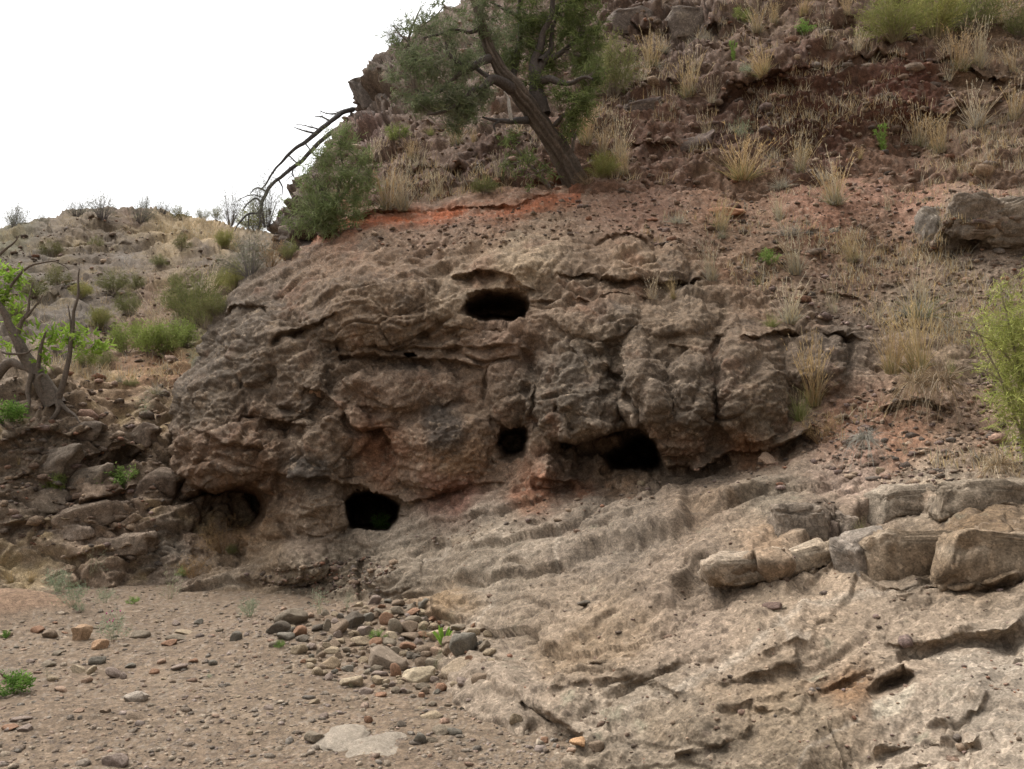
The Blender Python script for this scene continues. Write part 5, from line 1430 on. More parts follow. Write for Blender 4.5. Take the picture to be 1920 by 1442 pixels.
PLANTS = [
 # hillside left of and under the big juniper
 ('straw',668,404,64,'straw tuft standing just right of the round green juniper bush'),('straw',728,393,92,'tall straw tuft, left one of a pair above the red soil band'),('straw',757,394,78,'tall straw tuft, right one of the pair above the red soil band'),
 ('wisp',820,368,66,'pale wisp of grass on the brown bank left of the juniper trunk'),('wisp',786,312,62,'thin dry grass on the slope below the hanging juniper boughs'),('green',808,250,28,'small green grass tuft under the left juniper boughs'),
 ('lime',748,268,40,'small pale green shrub on the rocky slope left of the juniper'),('gold',890,270,32,'short golden tuft below the lowest juniper bough'),('olive',910,364,34,'low olive bush in the shadow at the foot of the bank'),('straw',856,276,50,'straw tuft hidden behind the hanging juniper boughs'),
 ('wisp',935,330,60,'wisp of dry grass left of the juniper trunk'),('straw',770,300,40,'faint tuft of dry grass on the mid slope'),('wisp',700,300,50,'wisps of grass at the foot of the grey crag'),('wisp',840,215,40,'wisp of grass on the slope behind the juniper'),
 # right of the trunk
 ('yellow',1128,336,52,'yellow green bush growing against the juniper trunk foot',1.2),('brush',1100,345,34,'tangle of dead twigs right of the juniper trunk foot',1.4),('straw',1098,272,64,'straw tuft beside the small dead stem',.8),('straw',1130,292,62,'tall straw tuft right of the juniper trunk'),('wisp',1160,296,78,'very tall wisp of grass right of the juniper'),('straw',1168,330,50,'straw tuft at the edge of the twig tangle'),
 ('olive',1150,182,112,'tall olive shrub standing at the right edge of the juniper crown',.7),('straw',1222,128,62,'straw tuft on the upper slope right of the tall olive shrub'),('straw',1246,100,36,'short straw tuft above the upper slope gully'),('straw',1292,182,64,'straw tuft in the dark gully of the upper slope'),('wisp',1205,150,50,'wisp of grass beside the tall olive shrub'),
 ('grey',1318,76,46,'grey tuft below the rock wall at the top'),('wisp',1305,132,56,'wisp of grass on the top slope left of the green spike'),('lime',1384,46,36,'green shrub under the top rocks',.9),('spike',1374,112,48,'slender lime green leafy stalk on the upper slope',.9),('straw',1418,62,58,'straw tuft with brown seed heads under the top edge'),('straw',1452,44,44,'straw tuft right of the seed headed one'),
 ('gold',1506,30,40,'golden green tuft at the very top, left of the big shrubs'),('herb',1508,66,28,'small bright herb on the top slope'),('straw',1588,28,34,'straw tuft at the top edge beside the big yellow green shrub'),('wisp',1552,92,58,'wisp of grass over the dark red bank'),('wisp',1606,92,60,'very thin grass stems over the dark red bank'),
 ('gold',1432,142,52,'golden tuft on the upper left lip of the dark red bank'),('weed',1398,138,24,'small silvery weed on the lip of the dark red bank'),('wisp',1334,192,56,'wisp of grass left of the dark red bank'),('wisp',1325,255,54,'dry stems on the lower left of the dark red bank'),
 ('gold',1390,338,74,'broad golden bunch of grass below the dark red bank',1.3),('weed',1392,262,42,'silver stalked weed above the broad golden bunch',.8),('grey',1466,352,44,'grey green tuft right of the broad golden bunch',1.2),('straw',1500,322,66,'straw tuft at the foot of the dark red bank'),('wisp',1490,300,58,'thin stems in front of the dark red bank'),('grey',1542,338,38,'grey skirted tuft at the foot of the bank'),
 ('straw',1566,384,98,'tall straw tuft alone on the red slope',.9),('grey',1566,382,34,'green grey skirt of leaves under the tall lone straw tuft'),('spike',1655,288,72,'bright lime green twin stalked plant under the red bank',1.1),('gold',1612,298,24,'low yellowish tuft left of the bright twin stalked plant'),('straw',1722,274,62,'brown stemmed tuft right of the bright twin stalked plant'),('straw',1760,284,56,'straw tuft on the rubble edge under the red bank'),
 ('straw',1832,238,84,'big fan of straw grass on the right slope',1.3),('straw',1902,222,74,'straw tuft right of the big fan'),('straw',1800,134,66,'straw tuft over the right end of the dark red bank'),('straw',1836,128,86,'tall straw grass near the top right corner'),('wisp',1776,150,60,'wisp of grass at the right end of the bank'),('straw',1900,140,56,'straw tuft by the right edge below the top shrubs'),
 ('yellow',1680,78,92,'left one of the big yellow green shrubs along the top'),('yellow',1752,70,100,'middle one of the big yellow green shrubs along the top',1.1),('olive',1826,62,96,'right one of the big shrubs along the top, more olive'),('straw',1886,60,70,'dry grass between the top shrubs and the right edge'),('olive',1908,72,60,'olive shrub cut by the right edge near the top'),
 # the rubbly slope over the caves
 ('brush',1850,338,44,'brown dead brush on the rubble at right',1.2),('wisp',1790,344,40,'wisp of grass on the red rubble'),('wisp',1664,396,46,'short pale wisp on the red rubble slope'),('grey',1480,442,56,'dense grey straw tuft in the middle of the rubble slope',1.3),('straw',1462,412,58,'straw tuft just behind the dense grey one'),('grey',1270,418,36,'small grey green tuft above the pale knob'),
 ('straw',1350,432,56,'straw tuft on the slope right of the orange boulder'),('grey',1352,446,36,'grey tuft under the straw one on the slope'),('straw',1336,528,74,'straw tuft above the long ledge'),('herb',1440,498,40,'fresh green herb among dry tufts on the slope',.8),('straw',1492,514,72,'straw tuft right of the fresh green herb'),('straw',1600,492,62,'straw tuft in the upper middle of the rubble slope',.8),
 ('straw',1482,606,86,'tall straw tuft on the brow of the right outcrop'),('green',1446,612,50,'green tuft on the brow of the right outcrop'),('wisp',1562,586,66,'white dead stems on the ledge'),('green',1418,534,34,'short green tuft on the rubble above the brow'),('wisp',1222,562,46,'thin stems on the ledge right of the upper cave'),('gold',1262,560,36,'little golden tuft on the ledge right of the upper cave',.7),
 ('grey',1722,596,92,'large spreading grey tuft on the ledge at right',1.2),('wisp',1722,560,74,'tall thin stems rising out of the large grey tuft'),
 # right-hand alcove
 ('gold',1675,702,96,'golden stalks, left half of the great tuft in the right alcove',1.0),('gold',1722,700,124,'golden stalks, right half of the great tuft in the right alcove',.8),('droop',1694,745,105,'grey dead skirt hanging under the great tuft, left lobe',.85),('droop',1742,742,98,'grey dead skirt hanging under the great tuft, right lobe',.8),
 ('gold',1524,760,120,'tall golden tuft against the dark right outcrop',.7),('green',1500,790,90,'greenish tuft at the foot of the tall golden one',.7),('brush',1538,830,56,'matted brown dead grass under the tall golden tuft',1.2),('droop',1600,850,66,'grey grass lying down the slope right of the matted brown one',1.2),
 ('green',1782,706,56,'bright green tuft between the great tuft and the right edge shrub',.7),('droop',1836,905,80,'grey hanging tuft on the rim of the slab at right',.9),('wisp',1700,850,40,'dry roots dangling below the great tuft'),('green',1618,1012,64,'green tuft growing in the crack of the slabs',.6),('wisp',1560,1045,38,'single dry stem on the pale slab'),
 # left bank and far slope
 ('olive',112,540,46,'olive shrub on the far bank, left of the pair'),('olive',212,548,44,'left one of the olive pair on the far bank'),('olive',258,545,40,'right one of the olive pair on the far bank'),('olive',364,606,96,'dark olive shrub in the gully behind the outcrop',.8),('yellow',418,548,46,'yellowish shrub high in the gully behind the outcrop'),('lime',310,664,75,'lime green shrub on the gully floor',1.1),('lime',346,652,59,'smaller lime shrub right of the gully floor one'),
 ('lime',236,664,67,'pale lime shrub left of the gully floor one',1.1),('olive',196,690,40,'dull shrub left of the orange soil'),('olive',402,590,50,'olive shrub against the left edge of the outcrop'),('straw',300,640,70,'pale grass patch between the lime shrubs',1.4),('straw',384,580,70,'pale grass beside the dark olive shrub'),('grey',186,710,30,'grey tuft below the dull shrub'),('grey',224,716,26,'small dark green tuft on the orange soil'),
 ('grey',292,738,36,'grey tuft at the edge of the orange soil'),('olive',246,728,22,'dark little bush on the orange soil'),('thin',270,786,44,'pale green weed at the top of the left rocks'),('herb',18,792,38,'dark green herb under the gnarled roots'),('herb',230,914,46,'bright green round bush on the left rocks'),('lime',104,922,38,'yellow green plant on the left rocks'),('gold',36,872,14,'tiny yellow plant on the left rocks'),('thin',360,690,34,'wispy green weed on the outcrop edge'),('grey',310,690,26,'grey tuft on orange soil by the outcrop'),
 ('brush',420,1035,60,'orange brown dead brush in the mouth of the left cave',1.0),('brush',360,1082,50,'brown dead brush in front of the left cave',1.2),('herb',343,1082,22,'bright green sprig in the brown brush'),('herb',712,992,28,'green herb in the mouth of the round cave'),('olive',434,1040,20,'green sprig at the back of the orange brush'),
 ('bare',468,512,74,'purplish bare shrub in the notch between crag and outcrop',.9),('brush',505,500,60,'dry grey brush on the notch beside the crag'),('olive',536,482,36,'little olive bush on the outcrop crest under the crag'),('yellow',440,545,60,'pale yellowish bush behind the outcrop edge',.9),
 ('lime',280,668,60,'bright lime shrub in the middle of the gully',1.2),('olive',385,618,70,'dusky green shrub under the gully head',.9),('lime',255,640,44,'small lime shrub up the gully'),('olive',340,585,56,'olive shrub half way up the gully'),('yellow',150,560,40,'faded shrub on the far bank between the olive ones'),('olive',60,560,46,'dull shrub behind the arching dead branch'),('olive',300,500,30,'little olive shrub on the far rock face'),('olive',180,470,30,'small dark shrub on the far rock face'),
 ('olive',95,480,34,'olive shrub high on the far rock face, left of the pale patch'),('olive',340,470,34,'olive shrub just under the straw coloured crest'),('yellow',420,470,40,'yellowish shrub at the right end of the straw coloured crest'),('olive',240,590,46,'olive shrub in the middle of the far gully slope'),('yellow',190,615,50,'faded yellowish shrub left of the far gully slope'),('lime',160,690,40,'lime shrub behind the upright bare stem'),('olive',330,540,36,'dark little shrub above the gully head'),('olive',30,600,40,'olive shrub behind the gnarled trunk'),
 # wash
 ('weed',108,1110,56,'silvery weed behind the sand bar',.8),('weed',138,1140,54,'silvery weed at the right end of the sand bar',.8),('weed',196,1130,30,'thin silvery weed right of the sand bar'),('weed',214,1200,62,'silver weed with tiny pink flowers beside the upright boulder',.9),('herb',26,1302,48,'dark green weed at the left edge of the wash',1.0),('herb',250,1132,14,'tiny bright herb on the gravel'),('weed',150,1148,16,'little round weed under the sand bar one'),
 ('weed',468,1156,46,'silvery weed at the foot of the left slab'),('thin',318,1124,76,'tall see through weed in front of the left cave',.7),('thin',598,1152,56,'wispy weed behind the heap, left one'),('thin',648,1146,46,'wispy weed behind the heap, right one'),('weed',392,1272,12,'tiny pale weed alone on the gravel'),('thin',88,1268,24,'thin pale weed on the left gravel'),('gold',58,1092,22,'yellowish weed along the sand bar',1.4),('gold',22,1092,22,'yellowish weed at the far left behind the sand bar',1.4),
 ('thin',818,1262,76,'wispy silver weed in front of the cream slab',.5),('thin',796,1200,60,'wispy weed left of the cream boulder',.5),('herb',706,1198,20,'little green plant among the heap cobbles'),('rosette',832,1206,32,'broad leaved bright green plant beside the large blue grey boulder',.8),('herb',525,1215,16,'low green sprigs at the left foot of the heap'),('thin',660,1290,16,'tiny green sprig on the flat cream stone'),('thin',170,1080,60,'thin weed stems against the left rocks'),('herb',10,1196,16,'pale green weed cut by the left edge'),
 # skyline and odd ones
 ('bare',190,410,62,'half bare shrub on the left knoll, its tallest',.8),('bare',262,420,44,'rounded grey green shrub right of the tallest on the knoll',.8),('bare',145,412,44,'scraggy shrub at the left end of the knoll'),('bare',270,400,52,'thin bare saplings behind the knoll',.4),('bare',305,402,28,'small shrub on the skyline right of the knoll'),('olive',340,412,30,'left one of the far round bushes on the skyline'),('olive',378,414,26,'middle one of the far round bushes on the skyline'),('olive',404,414,26,'right one of the far round bushes on the skyline'),
 ('bare',432,422,80,'small tree on the skyline left of the leaning dead trunks',.55),('yellow',480,438,56,'yellow green shrub behind the dead branches'),('bare',494,420,100,'bare bush behind the leaning dead trunks',.5),('bare',28,436,56,'grey shrub on the left end of the ridge',.8),('bare',78,424,26,'low bush on the ridge near the left edge'),('bare',24,430,70,'spindly sapling at the left edge of the ridge',.3),
 ('bare',742,86,66,'bare twiggy shrub on the skyline beside the juniper',.6),('bare',700,140,26,'small bare twigs on the crag edge'),('wisp',672,148,24,'dead twig sticking out of the crag top'),
]
for e in PLANTS:
    plant(*e[:5], wide=e[5] if len(e) > 5 else 1.0)

for kd, pool in PROTO.items():                       # kinds not needed after all
    for k, o in enumerate(pool):
        if (kd, k) not in used:
            for ch in list(o.children):
                bpy.data.objects.remove(ch)
            bpy.data.objects.remove(o)

# the pink flowers of the silver weed
src = [o for o in S.objects if o.get('label', '').startswith('silver weed with tiny pink')][0]
fl = []
for k in range(7):
    p = Vector((prnd.uniform(-.6, .6), prnd.uniform(-.6, .2), prnd.uniform(.55, 1.0)))
    V0, F0 = ico(1)
    me = mesh('flower', V0 * 0.035, F0, (.55, .16, .30), M_LEAF)
    q = link('flower', me, src)
    q.location = p

# thin dry grass all over the slopes
bb, hh = [], []
for s, n, poly, h0 in [(H_, 6500, [(600,420),(640,320),(760,240),(1080,240),(1180,60),(1300,20),(1930,0),(1930,330),(1080,350),(700,410)], .22), (C_, 4200, [(1060,380),(1930,330),(1930,680),(1650,640),(1480,600),(1300,480)], .16),
                       (C_, 300, [(1500,800),(1640,740),(1930,700),(1930,900),(1650,880)], .14), (B_, 2400, [(0,560),(0,430),(200,405),(330,410),(450,440),(430,560),(330,720),(180,720),(60,700)], .18), (B_, 2200, [(290,415),(440,425),(450,470),(300,440)], .30)]:
    P_, N_, x, y = slope_points(s, n, poly)
    dn = fbm(P_ * 0.8 + 11, 3)
    k = RNG.uniform(-.04, .32, len(P_)) < dn
    P_ = P_[k]
    for _ in range(5):
        q = P_ + RNG.normal(0, 0.035, P_.shape) * np.array([1, 1, .2])
        bb.append(q)
        hh.append(h0 * RNG.uniform(.4, 1.25, len(q)))
bb, hh = np.concatenate(bb), np.concatenate(hh)
d, _ = up_dirs(len(bb), RNG, 0.4)
V, Fc, who, tt = ribbons(bb, d, hh, 0.008, 0.25, 2, RNG, curl=0.1)
link('dry_grass', mesh('dry_grass', V, Fc, shades([STRAW, STRAW, PALE_S, GOLD, GREYG], len(bb), RNG)[who], M_LEAF), None, 'stuff')
# ------------------------------------------------------------------ trees
def spline(pts, n):
    """smooth run of n points through pts (any width of row)"""
    pts = np.array(pts, float)
    k = len(pts)
    ext = np.vstack([2 * pts[0] - pts[1], pts, 2 * pts[-1] - pts[-2]])
    u = np.linspace(0, k - 1 - 1e-6, n)
    i = u.astype(int)
    t = (u - i)[:, None]
    p0, p1, p2, p3 = ext[i], ext[i + 1], ext[i + 2], ext[i + 3]
    return 0.5 * (2 * p1 + (p2 - p0) * t + (2 * p0 - 5 * p1 + 4 * p2 - p3) * t ** 2 + (3 * p1 - p0 - 3 * p2 + p3) * t ** 3)

def limb_geo(pts, seed, ring=8, per=10, gnarl=0.12, ridges=0, twist=3.0, wob=0.02):
    """a tapering, slightly crooked limb through (x, y, z, radius)"""
    n = max(6, per * (len(pts) - 1))
    q = spline(pts, n)
    c_, rad = q[:, :3], np.maximum(q[:, 3], 0.002)
    w = np.stack([perlin(c_ * 4 + seed), perlin(c_ * 4 + seed + 30), perlin(c_ * 4 + seed + 60)], -1)
    c_ = c_ + w * (wob + 0.25 * rad[:, None]) * np.linspace(0.2, 1, n)[:, None]
    tan = unit(np.gradient(c_, axis=0))
    ref = np.array([0.3, 0.9, 0.2])
    a = unit(np.cross(tan, ref))
    b_ = np.cross(tan, a)
    th = np.linspace(0, 2 * math.pi, ring, endpoint=False)
    s_ = np.cumsum(np.r_[0, np.linalg.norm(np.diff(c_, axis=0), axis=1)])
    R = rad[:, None] * np.ones(ring)[None]
    nz = perlin(np.stack(np.broadcast_arrays(np.cos(th)[None] * 1.3, np.sin(th)[None] * 1.3 + seed, (s_ * 2.5)[:, None]), -1))
    R = R * (1 + gnarl * nz)
    if ridges:
        ph = th[None] * ridges + twist * s_[:, None] + 2.0 * nz
        R = R * (0.86 + 0.26 * np.abs(np.sin(ph / 2)) + 0.06 * np.sin(th[None] * (ridges * 2 + 1) + 1.7 * twist * s_[:, None]))
    V = c_[:, None] + a[:, None] * (R * np.cos(th))[..., None] + b_[:, None] * (R * np.sin(th))[..., None]
    idx = np.arange(n * ring).reshape(n, ring)
    nx = np.roll(idx, -1, 1)
    Fc = np.stack([idx[:-1], nx[:-1], nx[1:], idx[1:]], -1).reshape(-1, 4)
    return V.reshape(-1, 3), Fc, c_, rad

def px_pts(rows, Y):
    """rows (px, py, width in px, distance offset) -> (x, y, z, radius)"""
    out = []
    for px, py, wpx, dy in rows:
        p = at(px, py, Y + dy)
        out.append([*p, wpx * (Y + dy) / F / 2])
    return out

def limb(name, rows, Y, seed, parent, rgb, **kw):
    V, Fc, c_, rad = limb_geo(px_pts(rows, Y), seed, **kw)
    b0 = np.array(rgb)
    ring = kw.get('ring', 8)
    rr_ = np.linalg.norm(V.reshape(-1, ring, 3) - V.reshape(-1, ring, 3).mean(1, keepdims=True), axis=-1)
    furrow = (rr_ / rr_.mean(1, keepdims=True)).reshape(-1)
    cc = b0[None] * (1 + 0.4 * fbm(V * np.array([9, 9, 3]), 3))[:, None]
    if kw.get('ridges'):
        cc = cc * np.array([1.0, .97, .93]) * np.where(furrow > 1.02, 1.25, 0.8)[:, None]
    me = mesh(name, V - np.array(parent.location)[None], Fc, cc, M_BARK, True)
    o = link(name, me, parent)
    return o, c_, rad

def sprays(centers, r, n_each, length, width, cols, spread=0.05, upw=0.35, nseg=1):
    """little sprigs round each centre, leaning outwards and up"""
    n = len(centers) * n_each
    k = np.repeat(np.arange(len(centers)), n_each)
    main = unit(r.normal(size=(len(centers), 3)) + np.array([0, 0, upw]))
    along = r.uniform(-.5, 1.0, n)[:, None]
    d = unit(main[k] + 0.55 * r.normal(size=(n, 3)))
    p = centers[k] + main[k] * along * length * 1.6 + r.normal(0, spread * 0.4, (n, 3))
    V, Fc, who, tt = ribbons(p, d, length * r.uniform(.6, 1.3, n), width * r.uniform(.7, 1.3, n), 0.1, nseg, r, tip=.4)
    base = shades(cols, len(centers), r, .22)
    return V, Fc, (base[k] * r.uniform(.8, 1.2, (n, 1)))[who]

def clump_points(clumps, Y, r, per_area=0.011, shell=0.6):
    out, cid = [], []
    for k, (px, py, rx, ry, dens, dy) in enumerate(clumps):
        n = max(6, int(per_area * dens * math.pi * rx * ry))
        v = unit(r.normal(size=(n, 3))) * (r.uniform(0, 1, n) ** shell)[:, None]
        m = (Y + dy) / F
        c_ = at(px, py, Y + dy)
        q = c_ + v * np.array([rx * m, min(rx, ry) * m * 1.2, ry * m])
        f = fbm(q * 3.2 + 5, 3)                              # gaps
        q = q[f > -0.16]
        out.append(q); cid.append(np.full(len(q), k))
    return np.concatenate(out), np.concatenate(cid)

def twigs_to(points, bones, r, width=0.012, n=None):
    """thin crooked twigs from the nearest limb point to some of the foliage points"""
    if n and len(points) > n:
        points = points[r.choice(len(points), n, False)]
    d2 = ((points[:, None] - bones[None]) ** 2).sum(-1)
    b0 = bones[d2.argmin(1)]
    L = np.linalg.norm(points - b0, axis=1)
    dirs = unit(points - b0)
    parts = []
    for _ in range(2):
        V, Fc, who, tt = ribbons(b0, dirs, L, width * np.clip(L / 0.5, .5, 1.6), -0.0, 4, r, tip=.35, curl=0.0)
        off = (np.sin(tt * math.pi) * 0.12)[:, None] * r.normal(size=(len(L), 3))[who] * L[who][:, None]
        parts.append((V + off, Fc, shades([(.15,.12,.10), (.20,.165,.14)], len(L), r)[who]))
    return joinv(parts)

BARK = (.10, .08, .064)
# the big leaning juniper
base, _ = surf(1085, 352)
TY = base.y + 0.05
J = bpy.data.objects.new('juniper_tree', None)
COL.objects.link(J)
J.location = base
tag(J, 'large leaning juniper with a twisted trunk on the slope above the caves', 'tree')
_, tc, _r = limb('trunk', [(1094,376,61.1,.05),(1078,338,43.8,0),(1052,290,36.8,-.05),(1018,238,33.7,-.1),(985,190,31.3,-.15),(958,158,28.2,-.2),(935,125,22.7,-.2),(915,85,18.8,-.2),(902,40,16.4,-.2),(888,-5,14.1,-.2),(878,-60,14.1,-.2),(880,-130,7.05,-.2)], TY, 3, J, BARK, ring=40, per=14, gnarl=.22, ridges=9, twist=5.0, wob=.01)
LIMBS = [
 [(1022,215,26,-.1),(1010,185,30,-.05),(1004,155,27,0),(1003,120,20,.05),(1012,80,14,.1),(1030,40,11,.1),(1036,0,9,.1),(1040,-60,6,.1)],
 [(1004,158,20,0),(1030,150,15,-.2),(1062,158,10,-.35),(1092,148,7,-.5),(1112,150,4,-.6)],
 [(1004,140,16,0),(1024,112,13,.1),(1052,100,10,.2),(1078,80,8,.3),(1090,55,5,.4)],
 [(1014,115,13,0),(1033,92,10,.2),(1036,55,8,.3),(1048,20,6,.3),(1056,-30,4,.3)],
 [(965,168,24,-.2),(945,158,22,-.35),(925,150,18,-.5),(905,166,13,-.6),(880,172,10,-.7),(845,205,7,-.8),(800,215,4,-.9)],
 [(928,152,12,-.4),(905,138,9,-.3),(880,124,7,-.2),(850,108,5,-.1)],
 [(922,108,18,-.2),(900,118,15,-.4),(874,128,13,-.5),(856,112,10,-.5),(840,104,8,-.5),(832,80,5,-.5)],
 [(874,128,9,-.5),(850,150,7,-.6),(825,170,6,-.6),(800,176,4,-.6),(780,168,3,-.6)],
 [(962,150,14,.1),(968,105,11,.3),(974,60,10,.4),(972,20,9,.4),(976,-30,7,.4),(990,-80,4,.4)],
 [(974,35,8,.4),(958,22,7,.4),(938,12,5,.4),(920,5,3,.4)],
 [(905,50,10,-.2),(880,60,7,-.3),(850,55,5,-.4),(820,66,4,-.4),(790,70,3,-.4)],
 [(1040,235,10,-.15),(1058,215,8,-.3),(1075,215,5,-.4),(1092,205,3,-.45)],
]
bones = [tc[::4]]
for k, rows in enumerate(LIMBS):
    _, c_, _r = limb('branch', rows, TY, 20 + k, J, (.085, .07, .06), ring=9, per=8, gnarl=.18, wob=.04)
    bones.append(c_[::3])
limb('dead_branch', [(990,225,16,-.1),(972,226,13,-.3),(952,228,10,-.5),(930,226,7,-.6),(905,220,3,-.7)], TY, 40, J, (.08,.07,.065), ring=8, per=6)[0]['label'] = 'blackened dead branch stub'
limb('dead_branch', [(958,226,8,-.5),(955,200,7,-.55),(953,184,5,-.55),(946,172,3,-.6)], TY, 41, J, (.42,.39,.35), ring=8, per=6)[0]['label'] = 'bleached upright dead twig'
limb('dead_branch', [(936,227,5,-.6),(926,235,5,-.6),(930,248,3,-.6)], TY, 42, J, (.10,.09,.08), ring=7, per=6)
bones = np.concatenate(bones)
r = np.random.RandomState(17)
CL = [(800,130,58,44,.7,-.5),(758,116,36,30,.6,-.5),(862,128,48,40,.7,-.5),(838,66,42,36,.6,-.4),(790,56,34,26,.6,-.3),(846,186,58,30,.8,-.7),(792,196,48,22,.8,-.8),(868,212,44,30,.9,-.7),(852,240,24,14,1,-.7),(905,180,34,22,.8,-.6),
      (905,30,36,40,.5,-.3),(955,66,42,56,.7,.3),(1000,44,42,50,.9,.3),(1062,46,46,56,1,.3),(1098,96,36,56,1.1,.1),(1112,150,28,42,1.1,-.3),(1092,196,24,32,1,-.5),(1058,176,34,22,.8,-.4),(1010,96,36,34,.7,.3),(945,120,26,24,.6,.2),
      (1070,222,26,22,.8,-.4),(1085,-10,56,50,1,.3),(985,-30,56,40,.8,.3),(900,-30,48,38,.6,-.2),(1035,120,30,26,.8,.2),(1120,60,18,40,.8,.1),(740,146,20,14,.6,-.6),(760,182,26,16,.7,-.7),(960,112,36,36,.5,.2),(900,92,36,34,.5,-.1),(1002,150,34,22,.5,-.1),(925,70,30,30,.5,0),(1066,250,14,22,.6,-.3)]
pts, cid = clump_points(CL, TY, r, .027)
greens = [(.14,.165,.085), (.16,.18,.10), (.115,.14,.07), (.18,.19,.125)]
rich = [(.125,.155,.06), (.155,.185,.07), (.105,.13,.05)]
left = np.array([CL[k][0] < 960 for k in cid])
V, Fc, C = joinv([sprays(pts[left], r, 15, .085, .011, greens, .055), sprays(pts[~left], r, 15, .085, .0115, rich, .055)])
link('crown', mesh('juniper_crown', V - np.array(base), Fc, C, M_LEAF), J)
V, Fc, C = twigs_to(pts, bones, r, .012, 520)
link('twigs', mesh('juniper_twigs', V - np.array(base), Fc, C, M_LEAF), J, 'stuff')

def shrub_tree(name, label, px, py, clumps, limbs, cols, per=.013, n_each=11, leaf=(.085, .014), Y=None, twigs=140, cat='tree', limb_rgb=(.15,.125,.105), twig_w=.012):
    b0, _ = surf(px, py)
    Yb = Y if Y is not None else b0.y
    t = bpy.data.objects.new(name, None)
    COL.objects.link(t)
    t.location = b0
    tag(t, label, cat)
    bn = []
    for k, rows in enumerate(limbs):
        _, c_, _q = limb('trunk' if k == 0 else 'branch', rows, Yb, 50 + k + int(px), t, limb_rgb, ring=8, per=7, gnarl=.2, wob=.03)
        bn.append(c_)
    r = np.random.RandomState(int(px))
    if clumps:
        q, cid = clump_points(clumps, Yb, r, per)
        V, Fc, C = sprays(q, r, n_each, leaf[0], leaf[1], cols, .05)
        link('crown', mesh(name + '_crown', V - np.array(b0), Fc, C, M_LEAF), t)
        if bn:
            V, Fc, C = twigs_to(q, np.concatenate(bn), r, twig_w, twigs)
            link('twigs', mesh(name + '_twigs', V - np.array(b0), Fc, C, M_LEAF), t, 'stuff')
    return t

shrub_tree('juniper_sapling', 'drooping juniper sapling in the shade left of the trunk foot', 1010, 352, [(960,262,22,18,1,-.2),(985,292,28,24,1,-.25),(1016,322,28,16,1.1,-.3),(948,312,18,14,.8,-.2),(1000,340,24,10,.9,-.3),(972,330,16,12,.8,-.3)],
           [[(1030,352,9,0),(1005,325,7,-.1),(975,290,5,-.2),(955,262,3,-.2)], [(1005,325,5,-.1),(1020,318,3,-.2)], [(985,300,4,-.2),(950,312,2,-.2)]], rich, Y=TY - .15)
shrub_tree('dead_sapling', 'small dead forked stem right of the juniper trunk', 1074, 282, [], [[(1074,284,7,0),(1076,262,6,0),(1084,244,5,0),(1092,228,2,0)], [(1077,260,4,0),(1064,250,3,0),(1056,244,2,0)], [(1078,256,4,0),(1072,240,3,0),(1070,228,2,0)]], rich, Y=TY - .05)
bb_, _ = surf(628, 420)
shrub_tree('juniper_bush', 'round feathery green juniper bush on the crest left of the big tree', 628, 425,
           [(640,272,36,26,.8,0),(610,300,36,26,.8,-.1),(678,306,26,32,.8,0),(645,330,52,26,1,-.2),(586,346,34,24,.9,-.1),(668,366,40,26,.9,-.2),(612,380,44,24,1,-.2),(566,392,34,20,.9,-.1),(552,418,28,14,.8,-.1),(600,412,34,14,.9,-.2),(655,400,36,14,.9,-.2),(632,250,20,12,.7,.1),(690,340,18,26,.7,0),(575,318,18,14,.6,0),(650,246,10,8,.7,0),(640,422,50,14,1,-.25),(585,425,34,12,1,-.2),(625,395,60,26,1,-.3)],
           [[(628,430,8,0),(630,380,6,0),(640,320,4,0),(638,260,2,0)], [(630,390,8,0),(600,350,5,0),(582,330,2,0)], [(630,380,8,0),(660,345,5,0),(678,310,2,0)]],
           [(.165,.205,.085), (.19,.23,.10), (.14,.175,.07), (.20,.22,.12)], per=.020, n_each=13, leaf=(.10, .0095), Y=min(bb_.y, 13.4) - .2)
shrub_tree('skyline_juniper', 'thin juniper on the skyline left of the big tree', 765, 98, [(742,70,22,22,.8,0),(772,50,26,26,.9,0),(800,28,26,24,.9,0),(830,20,24,20,.8,0),(748,98,24,12,.8,0),(860,26,24,20,.6,0),(770,88,34,14,.8,0)],
           [[(768,104,6,0),(766,75,5,0),(775,45,4,0),(790,15,2,0)], [(767,80,4,0),(748,62,3,0),(738,48,2,0)], [(775,60,3,0),(810,35,3,0),(835,12,2,0)]], [(.11,.135,.06), (.13,.155,.075)], Y=surf(790, 110)[0].y + .5, leaf=(.11, .02))

# dead trees leaning down from the crag
Yd = surf(655, 215)[0].y - .5
def dead_tree(label, rows, sub, seed, rgb):
    t = bpy.data.objects.new('dead_tree', None)
    COL.objects.link(t)
    b0 = at(rows[0][0], rows[0][1], Yd)
    t.location = b0
    tag(t, label, 'dead tree', 'dead trees leaning off the crag')
    _, c_, _q = limb('trunk', rows, Yd, seed, t, rgb, ring=10, per=8, gnarl=.25, wob=.03)
    for k, sr in enumerate(sub):
        _, c2, _q = limb('branch', sr, Yd, seed + 5 + k, t, rgb, ring=6, per=6, gnarl=.2, wob=.03)
        c_ = np.concatenate([c_, c2])
    r = np.random.RandomState(seed)
    n = 90
    k = r.randint(len(c_) // 3, len(c_), n)
    d = unit(r.normal(size=(n, 3)) + np.array([-.5, 0, -.1]))
    V, Fc, who, tt = ribbons(c_[k], d, r.uniform(.08, .45, n), .011, .1, 4, r, curl=.3, tip=.3)
    link('twigs', mesh('dead_twigs', V - b0, Fc, np.broadcast_to(np.array(rgb), (len(V), 3)), M_LEAF), t, 'stuff')
DEADC = (.105, .10, .095)
